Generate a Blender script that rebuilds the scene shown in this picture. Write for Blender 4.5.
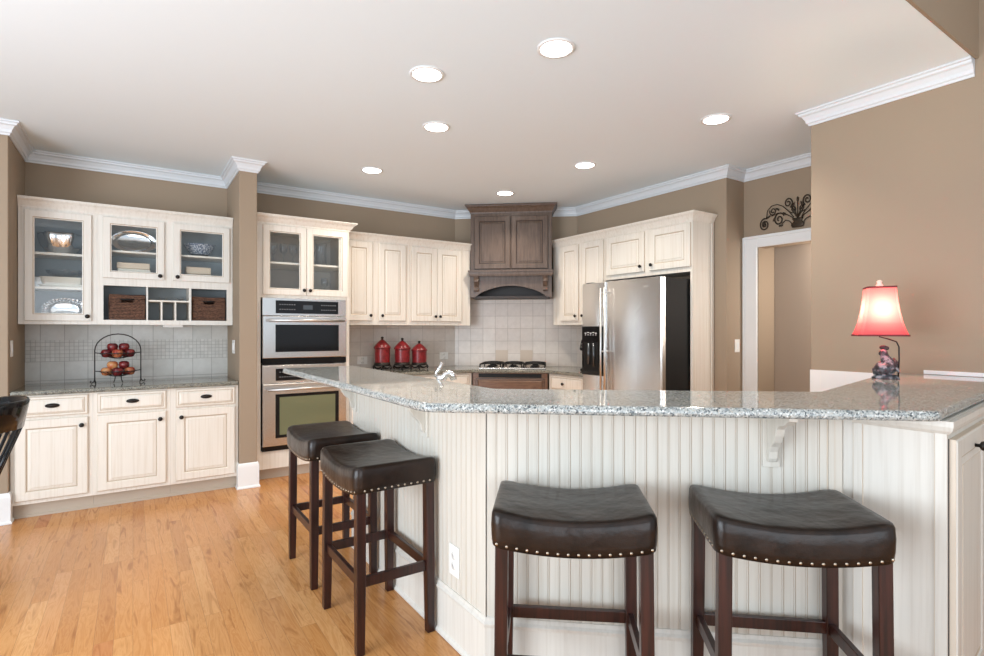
import bpy, bmesh, math, random
from mathutils import Vector, Matrix
random.seed(7)
PI = math.pi
C = bpy.context.scene.collection
for o in list(bpy.data.objects):
    bpy.data.objects.remove(o)

# ------------------------------------------------------------------ camera
sc = bpy.context.scene
cam = bpy.data.cameras.new('camera')
cam.lens = 537.0 / 984.0 * 36.0
cam.sensor_width = 36.0
cam.shift_y = 3.0 / 984.0
cam.clip_start = 0.05
camo = bpy.data.objects.new('camera', cam)
C.objects.link(camo)
camo.location = (0, 0, 1.34)
TH = math.atan(803 / 537.0)                    # yaw of the view from +X
camo.rotation_euler = (PI / 2, 0, TH - PI / 2)
sc.camera = camo

# ------------------------------------------------------------------ world, lights, exposure
w = bpy.data.worlds.new('world'); sc.world = w
w.use_nodes = True
bg = w.node_tree.nodes['Background']
bg.inputs[0].default_value = (0.80, 0.90, 1.0, 1)
bg.inputs[1].default_value = 0.75
sc.view_settings.view_transform = 'Standard'
sc.view_settings.look = 'None'
sc.cycles.transparent_max_bounces = 32
sc.view_settings.gamma = 1
sc.view_settings.use_curve_mapping = False
sc.view_settings.exposure = 0.44

def area(name, loc, target, sx, sy, power, col):
    l = bpy.data.lights.new(name, 'AREA'); l.shape = 'RECTANGLE'
    l.size = sx; l.size_y = sy; l.energy = power; l.color = col
    o = bpy.data.objects.new(name, l); C.objects.link(o)
    o.location = loc
    o.rotation_euler = (Vector(target) - Vector(loc)).to_track_quat('-Z', 'Y').to_euler()
    return o
# area lights added for rear and left daylight, tilted up to brighten the ceiling
area('daylight_fill_rear', (-0.6, -3.2, 1.3), (1.2, 2.4, 3.6), 3.6, 2.2, 72, (0.84, 0.92, 1.0))
area('daylight_fill_left', (-2.9, 1.2, 1.2), (3.0, 1.6, 3.1), 2.8, 2.0, 150, (0.82, 0.91, 1.0))

area('jamb_fill', (4.83, 1.95, 1.6), (4.80, 2.7, 1.3), 0.10, 1.2, 6, (1.0, 0.93, 0.86))  # unseen area light added to brighten the doorway jamb

# ------------------------------------------------------------------ materials
def mat(name, col, rough=0.5, metal=0.0, **k):
    m = bpy.data.materials.new(name); m.use_nodes = True
    b = m.node_tree.nodes['Principled BSDF']
    b.inputs['Base Color'].default_value = (*col, 1)
    b.inputs['Roughness'].default_value = rough
    b.inputs['Metallic'].default_value = metal
    for a, v in k.items():
        b.inputs[a.replace('_', ' ')].default_value = v
    return m
def nd(m, typ, **k):
    n = m.node_tree.nodes.new(typ)
    for a, v in k.items(): setattr(n, a, v)
    return n
def lk(m, a, b): m.node_tree.links.new(a, b)
def coords(m, scale=(1, 1, 1), obj=False, rot=(0, 0, 0)):
    t = nd(m, 'ShaderNodeTexCoord'); mp = nd(m, 'ShaderNodeMapping')
    g = nd(m, 'ShaderNodeNewGeometry')
    lk(m, t.outputs['Object'] if obj else g.outputs['Position'], mp.inputs['Vector'])
    mp.inputs['Scale'].default_value = scale
    mp.inputs['Rotation'].default_value = rot
    return mp.outputs['Vector']
def ramp(m, fac, stops):
    r = nd(m, 'ShaderNodeValToRGB')
    e = r.color_ramp.elements
    while len(e) > 1: e.remove(e[-1])
    e[0].position = stops[0][0]; e[0].color = (*stops[0][1], 1)
    for p, c in stops[1:]:
        x = e.new(p); x.color = (*c, 1)
    lk(m, fac, r.inputs[0])
    return r.outputs[0]
def noise(m, vec, scale, detail=3, rough=0.5):
    n = nd(m, 'ShaderNodeTexNoise')
    n.inputs['Scale'].default_value = scale; n.inputs['Detail'].default_value = detail
    n.inputs['Roughness'].default_value = rough
    lk(m, vec, n.inputs['Vector'])
    return n.outputs[0]
def bump(m, h, strength, dist=0.01):
    b = nd(m, 'ShaderNodeBump'); b.inputs['Strength'].default_value = strength
    b.inputs['Distance'].default_value = dist
    lk(m, h, b.inputs['Height'])
    lk(m, b.outputs[0], m.node_tree.nodes['Principled BSDF'].inputs['Normal'])
def setcol(m, c): lk(m, c, m.node_tree.nodes['Principled BSDF'].inputs['Base Color'])
def mix(m, fac, a, b, mode='MIX'):
    x = nd(m, 'ShaderNodeMixRGB', blend_type=mode)
    for i, v in ((0, fac), (1, a), (2, b)):
        if isinstance(v, (int, float)): x.inputs[i].default_value = v
        elif isinstance(v, tuple): x.inputs[i].default_value = (*v, 1)
        else: lk(m, v, x.inputs[i])
    return x.outputs[0]

def wall_mat(name, c):
    m = mat(name, c, 0.75)
    bump(m, noise(m, coords(m), 160, 2), 0.05, 0.002)
    return m
M_WALL = wall_mat('tan_wall_paint', (0.35, 0.268, 0.19))
M_HALL = wall_mat('hall_wall_paint', (0.36, 0.285, 0.22))
M_CEIL = mat('white_ceiling_paint', (0.83, 0.93, 1.0), 0.85)
M_TRIM = mat('white_trim_paint', (0.84, 0.85, 0.85), 0.35)
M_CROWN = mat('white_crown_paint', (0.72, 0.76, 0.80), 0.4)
M_PLATE = mat('white_plastic_plate', (0.82, 0.80, 0.76), 0.35)

def glazed(name, a, b):
    m = mat(name, a, 0.38)
    n = noise(m, coords(m, (60, 60, 1.6)), 1.0, 4, 0.6)
    n2 = noise(m, coords(m, (6, 6, 3)), 1.0, 2)
    c = ramp(m, n, [(0.30, b), (0.50, a), (0.75, tuple(min(1, x * 1.04) for x in a))])
    c2 = mix(m, 0.12, c, ramp(m, n2, [(0.3, b), (0.7, a)]))
    setcol(m, c2)
    return m
M_CREAM = glazed('cream_glazed_paint', (0.82, 0.77, 0.69), (0.74, 0.67, 0.57))
M_GLAZE = mat('brown_glaze_line', (0.50, 0.40, 0.30), 0.5)
M_GLAZE2 = mat('pale_glaze_line', (0.62, 0.53, 0.43), 0.5)
M_NOOKCAB = glazed('white_glazed_nook_paint', (0.77, 0.74, 0.68), (0.70, 0.66, 0.59))
M_WHITECAB = glazed('white_glazed_paint', (0.68, 0.645, 0.585), (0.61, 0.565, 0.50))
M_BEAD = glazed('beadboard_paint', (0.66, 0.62, 0.55), (0.60, 0.55, 0.47))
M_INNER = mat('grey_blue_cabinet_inside', (0.36, 0.40, 0.42), 0.6)
M_INNER2 = mat('taupe_cabinet_inside', (0.50, 0.44, 0.38), 0.6)

M_WOOD = mat('dark_walnut_stain', (0.11, 0.07, 0.05), 0.35)
_n = noise(M_WOOD, coords(M_WOOD, (14, 14, 1.5)), 3.0, 5, 0.65)
setcol(M_WOOD, ramp(M_WOOD, _n, [(0.3, (0.080, 0.052, 0.038)), (0.7, (0.150, 0.103, 0.077))]))
M_WOOD2 = mat('walnut_glaze_and_gap_shade', (0.03, 0.02, 0.016), 0.5)  # glaze in the grooves; also the gap shade painted on the end cabinet
M_BROWN = mat('brown_stained_wood', (0.16, 0.08, 0.045), 0.35)
_n = noise(M_BROWN, coords(M_BROWN, (3, 3, 30)), 3.0, 5, 0.65)
setcol(M_BROWN, ramp(M_BROWN, _n, [(0.3, (0.11, 0.055, 0.032)), (0.7, (0.21, 0.115, 0.068))]))
M_MAHOG = mat('dark_mahogany', (0.04, 0.012, 0.009), 0.3)
_n = noise(M_MAHOG, coords(M_MAHOG, (40, 40, 2)), 2.0, 4)
setcol(M_MAHOG, ramp(M_MAHOG, _n, [(0.35, (0.014, 0.005, 0.004)), (0.7, (0.048, 0.012, 0.008))]))
M_LEATHER = mat("dark_brown_leather", (0.022, 0.014, 0.011), 0.28, Specular_IOR_Level=0.30)
_v = coords(M_LEATHER)
_a = noise(M_LEATHER, _v, 9, 3); _b = noise(M_LEATHER, _v, 260, 2)
_s = nd(M_LEATHER, 'ShaderNodeMath', operation='MULTIPLY_ADD'); lk(M_LEATHER, _b, _s.inputs[0]); _s.inputs[1].default_value = 0.05; lk(M_LEATHER, _a, _s.inputs[2])
bump(M_LEATHER, _s.outputs[0], 0.35, 0.02)
setcol(M_LEATHER, ramp(M_LEATHER, noise(M_LEATHER, _v, 14, 3), [(0.35, (0.011, 0.007, 0.0055)), (0.7, (0.026, 0.0145, 0.010))]))
M_NAIL = mat('antique_brass_nail', (0.45, 0.38, 0.30), 0.28, 1.0)
M_BRONZE = mat('oil_rubbed_bronze', (0.022, 0.018, 0.016), 0.35, 0.6)
M_IRON = mat('dark_iron', (0.035, 0.028, 0.024), 0.45, 0.7)
M_BLACK = mat('black_gloss', (0.008, 0.008, 0.009), 0.10, Specular_IOR_Level=0.3)
M_BLACKM = mat('black_matt', (0.009, 0.009, 0.009), 0.5, Specular_IOR_Level=0.25)
M_STEEL = mat('brushed_stainless', (0.70, 0.69, 0.68), 0.26, 1.0)
_n = noise(M_STEEL, coords(M_STEEL, (1, 1, 120)), 1.0, 2)
_r = nd(M_STEEL, 'ShaderNodeMapRange'); lk(M_STEEL, _n, _r.inputs[0]); _r.inputs[3].default_value = 0.25; _r.inputs[4].default_value = 0.31
#lk(M_STEEL, _r.outputs[0], M_STEEL.node_tree.nodes['Principled BSDF'].inputs['Roughness'])
M_HANDLE = mat('satin_steel_handle', (0.72, 0.71, 0.70), 0.36, 1.0)
M_CHROME = mat('chrome', (0.85, 0.85, 0.86), 0.08, 1.0)
M_SILVER = mat('polished_silver', (0.80, 0.80, 0.82), 0.12, 1.0)
M_OVENGLASS = mat('olive_oven_glass', (0.17, 0.18, 0.10), 0.08)
M_LINER = mat('grey_plastic', (0.16, 0.16, 0.17), 0.4)
M_ARTMETAL = mat('bronze_scroll_metal', (0.05, 0.035, 0.022), 0.45, 0.6)
M_DISC = mat('grey_dispenser', (0.10, 0.11, 0.12), 0.2, 0.6)
M_PAPER = mat('cream_ceramic', (0.75, 0.70, 0.60), 0.35)
M_PEACH = mat('peach_ceramic', (0.66, 0.52, 0.38), 0.4)
M_TAG = mat('white_print', (0.75, 0.75, 0.75), 0.5)

def granite(name, rough, tint=(1, 1, 1)):
    m = mat(name, (0.5, 0.5, 0.48), rough)
    v = coords(m)
    vo = nd(m, 'ShaderNodeTexVoronoi'); vo.inputs['Scale'].default_value = 190; lk(m, v, vo.inputs['Vector'])
    sep = nd(m, 'ShaderNodeSeparateColor'); lk(m, vo.outputs['Color'], sep.inputs[0])
    c = ramp(m, sep.outputs[0], [(0.0, (0.04, 0.05, 0.055)), (0.14, (0.08, 0.095, 0.105)), (0.24, (0.22, 0.245, 0.24)), (0.45, (0.37, 0.385, 0.365)), (0.66, (0.52, 0.535, 0.51)), (0.85, (0.36, 0.33, 0.28)), (0.95, (0.72, 0.73, 0.71))])
    sep_r = m.node_tree.nodes[-1]
    n = noise(m, v, 55, 4, 0.7)
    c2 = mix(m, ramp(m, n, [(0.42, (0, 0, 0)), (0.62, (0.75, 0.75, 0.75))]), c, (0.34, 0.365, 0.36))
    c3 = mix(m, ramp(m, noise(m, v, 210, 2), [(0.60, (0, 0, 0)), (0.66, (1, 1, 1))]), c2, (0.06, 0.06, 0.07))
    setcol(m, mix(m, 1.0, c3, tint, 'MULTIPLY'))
    return m
M_GRAN = granite('grey_speckled_granite', 0.05)
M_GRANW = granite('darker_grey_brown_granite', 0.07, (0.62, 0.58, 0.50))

M_FLOOR = mat('oak_strip_floor', (0.55, 0.33, 0.17), 0.24)
def floor_nodes(m):
    v = coords(m, (1, 1, 1))
    sp = nd(m, 'ShaderNodeSeparateXYZ'); lk(m, v, sp.inputs[0])
    cb = nd(m, 'ShaderNodeCombineXYZ'); lk(m, sp.outputs[1], cb.inputs[0]); lk(m, sp.outputs[0], cb.inputs[1])
    br = nd(m, 'ShaderNodeTexBrick'); lk(m, cb.outputs[0], br.inputs['Vector'])
    br.offset = 0.37; br.offset_frequency = 3
    br.inputs['Scale'].default_value = 1
    br.inputs['Brick Width'].default_value = 0.95; br.inputs['Row Height'].default_value = 0.070
    br.inputs['Mortar Size'].default_value = 0.0009; br.inputs['Mortar Smooth'].default_value = 0.4
    br.inputs['Bias'].default_value = 0.0
    br.inputs['Color1'].default_value = (0, 0, 0, 1); br.inputs['Color2'].default_value = (1, 1, 1, 1); br.inputs['Mortar'].default_value = (0.5, 0.5, 0.5, 1)
    # a grain offset of its own for each plank
    sc_ = nd(m, 'ShaderNodeVectorMath', operation='SCALE'); sc_.inputs['Scale'].default_value = 13.0; lk(m, br.outputs['Color'], sc_.inputs[0])
    mp = nd(m, 'ShaderNodeMapping'); mp.inputs['Scale'].default_value = (11, 1.1, 1); lk(m, v, mp.inputs['Vector'])
    ad = nd(m, 'ShaderNodeVectorMath', operation='ADD'); lk(m, mp.outputs[0], ad.inputs[0]); lk(m, sc_.outputs[0], ad.inputs[1])
    n = nd(m, 'ShaderNodeTexNoise'); n.inputs['Scale'].default_value = 2.2; n.inputs['Detail'].default_value = 6; n.inputs['Distortion'].default_value = 1.6
    lk(m, ad.outputs[0], n.inputs['Vector'])
    plank = ramp(m, br.outputs['Color'], [(0.0, (0.0 + 0.52, 0.235, 0.078)), (0.3, (0.65, 0.325, 0.118)), (0.6, (0.58, 0.27, 0.088)), (0.85, (0.70, 0.38, 0.155)), (1.0, (0.54, 0.225, 0.082))])
    grain = ramp(m, n.outputs[0], [(0.30, (0.60, 0.48, 0.38)), (0.44, (0.92, 0.86, 0.80)), (0.50, (1, 1, 1)), (0.56, (0.86, 0.76, 0.66)), (0.62, (1, 1, 1)), (0.74, (0.82, 0.72, 0.62))])
    c = mix(m, 0.92, plank, grain, 'MULTIPLY')
    c = mix(m, ramp(m, br.outputs['Fac'], [(0.3, (0, 0, 0)), (1.0, (0.65, 0.65, 0.65))]), c, (0.22, 0.11, 0.05))
    setcol(m, c)
floor_nodes(M_FLOOR)

def tile_mat(name, base, alt, grout, size, off=(0, 0), band=None, diag=False):
    m = mat(name, base, 0.35)
    g = nd(m, 'ShaderNodeNewGeometry'); sp = nd(m, 'ShaderNodeSeparateXYZ'); lk(m, g.outputs['Position'], sp.inputs[0])
    # horizontal coordinate: arc length = x - y works on walls along X, along Y and between them
    su = nd(m, 'ShaderNodeMath', operation='SUBTRACT'); lk(m, sp.outputs[0], su.inputs[0]); lk(m, sp.outputs[1], su.inputs[1])
    so = nd(m, 'ShaderNodeMath', operation='MULTIPLY_ADD'); lk(m, su.outputs[0], so.inputs[0]); so.inputs[1].default_value = 0.709 if diag else 1.0; so.inputs[2].default_value = off[0] + 30
    zo = nd(m, 'ShaderNodeMath', operation='ADD'); lk(m, sp.outputs[2], zo.inputs[0]); zo.inputs[1].default_value = off[1]
    cb = nd(m, 'ShaderNodeCombineXYZ'); lk(m, so.outputs[0], cb.inputs[0]); lk(m, zo.outputs[0], cb.inputs[1])
    def brick(s, mortar):
        br = nd(m, 'ShaderNodeTexBrick'); lk(m, cb.outputs[0], br.inputs['Vector'])
        br.offset = 0.0; br.inputs['Scale'].default_value = 1
        br.inputs['Brick Width'].default_value = s; br.inputs['Row Height'].default_value = s
        br.inputs['Mortar Size'].default_value = mortar; br.inputs['Mortar Smooth'].default_value = 0.3
        br.inputs['Color1'].default_value = (*base, 1); br.inputs['Color2'].default_value = (*alt, 1); br.inputs['Mortar'].default_value = (*grout, 1)
        return br
    b1 = brick(size, 0.0025)
    col, fac = b1.outputs['Color'], b1.outputs['Fac']
    if band:
        b2 = brick(band[2], 0.0018)
        gt = nd(m, 'ShaderNodeMath', operation='GREATER_THAN'); lk(m, sp.outputs[2], gt.inputs[0]); gt.inputs[1].default_value = band[0]
        lt = nd(m, 'ShaderNodeMath', operation='LESS_THAN'); lk(m, sp.outputs[2], lt.inputs[0]); lt.inputs[1].default_value = band[1]
        mu = nd(m, 'ShaderNodeMath', operation='MULTIPLY'); lk(m, gt.outputs[0], mu.inputs[0]); lk(m, lt.outputs[0], mu.inputs[1])
        col = mix(m, mu.outputs[0], col, b2.outputs['Color']); fac = mix(m, mu.outputs[0], fac, b2.outputs['Fac'])
    n = noise(m, coords(m), 18, 4, 0.6)
    col = mix(m, 0.35, col, ramp(m, n, [(0.3, (0.75, 0.72, 0.70)), (0.7, (1, 1, 1))]), 'MULTIPLY')
    setcol(m, col)
    inv = nd(m, 'ShaderNodeMath', operation='SUBTRACT'); inv.inputs[0].default_value = 1.0; lk(m, fac, inv.inputs[1])
    bump(m, inv.outputs[0], 0.5, 0.003)
    return m
M_TILE = tile_mat('cream_stone_tile', (0.66, 0.59, 0.53), (0.72, 0.66, 0.60), (0.50, 0.44, 0.39), 0.15, (0, 0.13))
M_TILED = tile_mat('cream_stone_tile_diagonal', (0.66, 0.59, 0.53), (0.72, 0.66, 0.60), (0.50, 0.44, 0.39), 0.15, (0.02, 0.13), None, True)
M_TILEN = tile_mat('grey_stone_tile_with_mosaic_band', (0.55, 0.54, 0.50), (0.63, 0.61, 0.57), (0.37, 0.35, 0.32), 0.155, (0, 0.15), (1.09, 1.265, 0.031))
M_TILEW = mat('white_wall_tile', (0.85, 0.84, 0.82), 0.2)
M_TILETAN = mat('tan_accent_tile', (0.55, 0.45, 0.36), 0.4)

def glass_mat(name, tint, gloss):
    m = bpy.data.materials.new(name); m.use_nodes = True
    nt = m.node_tree; nt.nodes.clear()
    out = nt.nodes.new('ShaderNodeOutputMaterial'); t = nt.nodes.new('ShaderNodeBsdfTransparent'); t.inputs[0].default_value = (*tint, 1)
    g = nt.nodes.new('ShaderNodeBsdfGlossy'); g.inputs['Roughness'].default_value = 0.03
    f = nt.nodes.new('ShaderNodeLayerWeight'); f.inputs[0].default_value = gloss
    x = nt.nodes.new('ShaderNodeMixShader')
    mm = nt.nodes.new('ShaderNodeMath'); mm.operation = 'MULTIPLY_ADD'; mm.inputs[1].default_value = gloss; mm.inputs[2].default_value = 0.035; f.inputs[0].default_value = 0.25
    nt.links.new(f.outputs['Facing'], mm.inputs[0]); nt.links.new(mm.outputs[0], x.inputs[0]); nt.links.new(t.outputs[0], x.inputs[1]); nt.links.new(g.outputs[0], x.inputs[2])
    nt.links.new(x.outputs[0], out.inputs[0])
    return m
M_PANE = glass_mat('cabinet_pane_glass', (0.97, 0.98, 0.98), 0.08)
M_GLASSWARE = glass_mat('clear_glassware', (0.93, 0.95, 0.97), 0.55)

def emis(name, col, s):
    m = mat(name, col, 0.5); b = m.node_tree.nodes['Principled BSDF']
    b.inputs['Emission Color'].default_value = (*col, 1); b.inputs['Emission Strength'].default_value = s
    return m
M_LAMPDISC = emis('lit_recessed_bulb', (1.0, 0.96, 0.90), 9)
M_RED = mat('red_enamel', (0.36, 0.022, 0.025), 0.3)
_n = noise(M_RED, coords(M_RED), 35, 4)
setcol(M_RED, ramp(M_RED, _n, [(0.3, (0.13, 0.008, 0.010)), (0.65, (0.27, 0.018, 0.022))]))
M_SHADE = bpy.data.materials.new('red_lampshade_fabric'); M_SHADE.use_nodes = True
_nt = M_SHADE.node_tree; _nt.nodes.clear()
_o = _nt.nodes.new('ShaderNodeOutputMaterial'); _d = _nt.nodes.new('ShaderNodeBsdfDiffuse'); _d.inputs[0].default_value = (0.55, 0.05, 0.075, 1)
_t = _nt.nodes.new('ShaderNodeBsdfTranslucent'); _t.inputs[0].default_value = (0.92, 0.36, 0.40, 1)
_x = _nt.nodes.new('ShaderNodeMixShader'); _x.inputs[0].default_value = 0.12
_nt.links.new(_d.outputs[0], _x.inputs[1]); _nt.links.new(_t.outputs[0], _x.inputs[2]); _nt.links.new(_x.outputs[0], _o.inputs[0])
M_SHADETRIM = mat('dark_red_shade_braid', (0.18, 0.015, 0.02), 0.7)
M_ROOSTER = mat('painted_rooster', (0.2, 0.2, 0.22), 0.4)
setcol(M_ROOSTER, ramp(M_ROOSTER, noise(M_ROOSTER, coords(M_ROOSTER), 38, 3, 0.6), [(0.38, (0.012, 0.013, 0.016)), (0.52, (0.06, 0.07, 0.085)), (0.60, (0.26, 0.28, 0.31))]))
M_ROOSTERH = mat('dark_comb', (0.03, 0.02, 0.022), 0.5)
M_IVORY = mat('ivory_finial', (0.72, 0.66, 0.55), 0.4)
def wicker():
    m = mat('brown_wicker', (0.10, 0.04, 0.022), 0.6)
    v = coords(m)
    wv = nd(m, 'ShaderNodeTexWave', wave_type='BANDS', bands_direction='Z'); wv.inputs['Scale'].default_value = 26; wv.inputs['Distortion'].default_value = 5; wv.inputs['Detail'].default_value = 3; wv.inputs['Detail Scale'].default_value = 4
    lk(m, v, wv.inputs['Vector'])
    setcol(m, ramp(m, wv.outputs[0], [(0.15, (0.035, 0.014, 0.009)), (0.6, (0.15, 0.065, 0.037)), (0.95, (0.24, 0.12, 0.07))]))
    bump(m, wv.outputs[0], 0.8, 0.006)
    return m
M_WICKER = wicker()
def fruit(name, a, b):
    m = mat(name, a, 0.25)
    setcol(m, ramp(m, noise(m, coords(m, obj=True), 22, 3), [(0.38, a), (0.62, b)]))
    return m
M_APPLE = fruit('dark_red_apple_skin', (0.085, 0.007, 0.012), (0.22, 0.025, 0.024))
M_APPLE2 = fruit('red_yellow_apple_skin', (0.30, 0.03, 0.02), (0.52, 0.19, 0.08))
M_APPLE3 = fruit('golden_apple_skin', (0.50, 0.13, 0.05), (0.62, 0.30, 0.12))
M_BLUEDISH = mat('blue_patterned_china', (0.3, 0.34, 0.42), 0.2)
setcol(M_BLUEDISH, ramp(M_BLUEDISH, noise(M_BLUEDISH, coords(M_BLUEDISH), 90, 3), [(0.45, (0.10, 0.13, 0.20)), (0.58, (0.6, 0.62, 0.66))]))
M_BASETAUPE = mat('taupe_toe_kick', (0.52, 0.44, 0.35), 0.5)  # even taupe paint of the toe kicks

# ------------------------------------------------------------------ mesh builder
class MB:
    def __init__(s): s.v = []; s.f = []; s.m = []; s.sm = []
    def add(s, vs, fs, mi=0, smooth=False, T=None):
        o = len(s.v)
        s.v += [tuple(T @ Vector(p)) if T else tuple(p) for p in vs]
        for f in fs: s.f.append([i + o for i in f]); s.m.append(mi); s.sm.append(smooth)
        return s
    def box(s, a, b, mi=0, T=None):
        x0, y0, z0 = a; x1, y1, z1 = b
        vs = [(x0, y0, z0), (x1, y0, z0), (x1, y1, z0), (x0, y1, z0), (x0, y0, z1), (x1, y0, z1), (x1, y1, z1), (x0, y1, z1)]
        return s.add(vs, [(3, 2, 1, 0), (4, 5, 6, 7), (0, 1, 5, 4), (1, 2, 6, 5), (2, 3, 7, 6), (3, 0, 4, 7)], mi, False, T)
    def prism(s, poly, z0, z1, mi=0, T=None):          # poly in xy
        n = len(poly)
        vs = [(x, y, z0) for x, y in poly] + [(x, y, z1) for x, y in poly]
        fs = [tuple(reversed(range(n))), tuple(range(n, 2 * n))] + [(i, (i + 1) % n, n + (i + 1) % n, n + i) for i in range(n)]
        return s.add(vs, fs, mi, False, T)
    def extr(s, poly, axis, a, b, mi=0, T=None, smooth=False):      # poly (p,q) extruded along an axis from a to b
        def P(p, q, t): return {'x': (t, p, q), 'y': (p, t, q), 'z': (p, q, t)}[axis]
        n = len(poly)
        vs = [P(p, q, a) for p, q in poly] + [P(p, q, b) for p, q in poly]
        fs = [tuple(reversed(range(n))), tuple(range(n, 2 * n))]
        s.add(vs, fs + [(i, (i + 1) % n, n + (i + 1) % n, n + i) for i in range(n)], mi, smooth, T)
        return s
    def lathe(s, prof, seg=24, mi=0, T=None, smooth=True):   # prof [(r,z)]
        vs = []; n = len(prof)
        for r, z in prof:
            for k in range(seg):
                a = 2 * PI * k / seg; vs.append((r * math.cos(a), r * math.sin(a), z))
        fs = []
        for i in range(n - 1):
            for k in range(seg):
                k2 = (k + 1) % seg
                fs.append((i * seg + k, i * seg + k2, (i + 1) * seg + k2, (i + 1) * seg + k))
        fs.append(tuple(reversed(range(seg)))); fs.append(tuple(range((n - 1) * seg, n * seg)))
        return s.add(vs, fs, mi, smooth, T)
    def loops(s, rings, mi=0, cap=True, smooth=False, T=None, mis=None, closed=True):
        n = len(rings[0]); vs = [p for r in rings for p in r]; o = len(s.v)
        for i in range(len(rings) - 1):
            fs = [(i * n + k, i * n + (k + 1) % n, (i + 1) * n + (k + 1) % n, (i + 1) * n + k) for k in range(n if closed else n - 1)]
            for f in fs: s.f.append([q + o for q in f]); s.m.append(mis[i] if mis else mi); s.sm.append(smooth)
        if cap:
            s.f.append([q + o for q in reversed(range(n))]); s.m.append(mi); s.sm.append(smooth)
            s.f.append([q + o for q in range((len(rings) - 1) * n, len(rings) * n)]); s.m.append(mi); s.sm.append(smooth)
        s.v += [tuple(T @ Vector(p)) if T else tuple(p) for p in vs]
        return s
    def tube(s, pts, r, seg=8, mi=0, T=None, closed=False):
        pts = [Vector(p) for p in pts]; n = len(pts); rings = []
        up = Vector((0, 0, 1)); prev = None
        for i, p in enumerate(pts):
            if closed: d = pts[(i + 1) % n] - pts[i - 1]
            else: d = pts[min(i + 1, n - 1)] - pts[max(i - 1, 0)]
            d.normalize()
            if prev is None:
                ref = up if abs(d.z) < 0.9 else Vector((1, 0, 0)); u = d.cross(ref).normalized()
            else: u = (prev - d * prev.dot(d)).normalized()
            prev = u; vv = d.cross(u)
            rr = r[i] if isinstance(r, (list, tuple)) else r
            rings.append([tuple(p + u * rr * math.cos(2 * PI * k / seg) + vv * rr * math.sin(2 * PI * k / seg)) for k in range(seg)])
        if closed: rings.append(rings[0])
        return s.loops(rings, mi, not closed, True, T)
    def ball(s, c, r, seg=16, rows=10, mi=0, T=None, sc=(1, 1, 1)):
        prof = [(max(1e-4, r * math.sin(PI * i / rows)), -r * math.cos(PI * i / rows)) for i in range(rows + 1)]
        M = Matrix.Translation(c) @ Matrix.Diagonal((*sc, 1))
        return s.lathe(prof, seg, mi, (T @ M) if T else M)
    def build(s, name, mats, parent=None, bevel=0, loc=None, rotz=0, seg=2, angle=35):
        me = bpy.data.meshes.new(name); me.from_pydata(s.v, [], s.f)
        if not isinstance(mats, (list, tuple)): mats = [mats]
        for m in mats: me.materials.append(m)
        me.polygons.foreach_set('material_index', s.m)
        me.polygons.foreach_set('use_smooth', s.sm)
        bm = bmesh.new(); bm.from_mesh(me); bmesh.ops.remove_doubles(bm, verts=bm.verts, dist=1e-6)
        bmesh.ops.recalc_face_normals(bm, faces=bm.faces); bm.to_mesh(me); bm.free()
        me.update()
        o = bpy.data.objects.new(name, me); C.objects.link(o)
        if parent: o.parent = parent
        if loc: o.location = loc
        o.rotation_euler.z = rotz
        if bevel:
            b = o.modifiers.new('bevel', 'BEVEL'); b.width = bevel; b.segments = seg; b.limit_method = 'ANGLE'; b.angle_limit = math.radians(angle)
            b.harden_normals = False
        return o

def thing(name, label, cat, loc=(0, 0, 0), rotz=0, group=None):
    o = bpy.data.objects.new(name, None); C.objects.link(o); o.empty_display_size = 0.1
    o.location = loc; o.rotation_euler = (0, 0, rotz); o['label'] = label; o['category'] = cat
    if group: o['group'] = group
    return o
def tag(o, label, cat, group=None):
    o['label'] = label; o['category'] = cat
    if group: o['group'] = group
    return o
def struct(name, mb, m, bevel=0, **k):
    o = mb.build(name, m, None, bevel, **k); o['kind'] = 'structure'; return o
def dup(o, parent=None):
    c = o.copy(); C.objects.link(c)
    if parent: c.parent = parent
    for ch in list(o.children): dup(ch, c)
    return c

def sweep(mb, prof, path, mi=0, smooth=False):
    """sweep a closed profile [(out, z)] along path (xy), out = to the right of travel, mitred"""
    P = [Vector(p) for p in path]; n = len(P); rings = []
    for i in range(n):
        d1 = (P[i] - P[i - 1]).normalized() if i else (P[1] - P[0]).normalized()
        d2 = (P[i + 1] - P[i]).normalized() if i < n - 1 else d1
        n1 = Vector((d1.y, -d1.x)); n2 = Vector((d2.y, -d2.x))
        b = (n1 + n2); b = b / max(0.3, b.dot(n1)) if b.length > 1e-6 else n1
        rings.append([(P[i].x + b.x * o, P[i].y + b.y * o, z) for o, z in prof])
    return mb.loops(rings, mi, True, smooth)

# ------------------------------------------------------------------ the room
ZC = 2.79
YB = 5.67
DA, DB = (3.25, 5.67), (4.37, 4.72)      # the diagonal wall behind the cooktop
struct('floor', MB().box((-4.2, -4.2, -0.1), (6.4, 6.0, 0.0)), M_FLOOR)
struct('ceiling', MB().box((-4.2, 0.95, ZC), (5.9, 6.0, ZC + 0.12)), M_CEIL)
struct('wall_left', MB().box((-4.2, 4.97, 0), (-0.72, 6.0, ZC)), M_WALL, 0.006)
struct('wall_nook', MB().box((-0.72, YB, 0), (0.75, 6.0, ZC)), M_WALL)
struct('wall_nook_right', MB().box((0.75, 4.97, 0), (0.89, 6.0, ZC)), M_WALL, 0.006)
struct('wall_back', MB().prism([(0.89, YB), DA, (3.40, 6.0), (0.89, 6.0)], 0, ZC), M_WALL)
struct('wall_corner', MB().prism([DA, DB, (4.70, 4.86), (3.40, 6.0)], 0, ZC), M_WALL)
struct('wall_fridge_side', MB().prism([DB, (4.37, 2.80), (4.64, 2.80), (4.70, 2.80), (4.70, 4.86)], 0, ZC), M_WALL, 0.004)
mb = MB()
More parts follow.
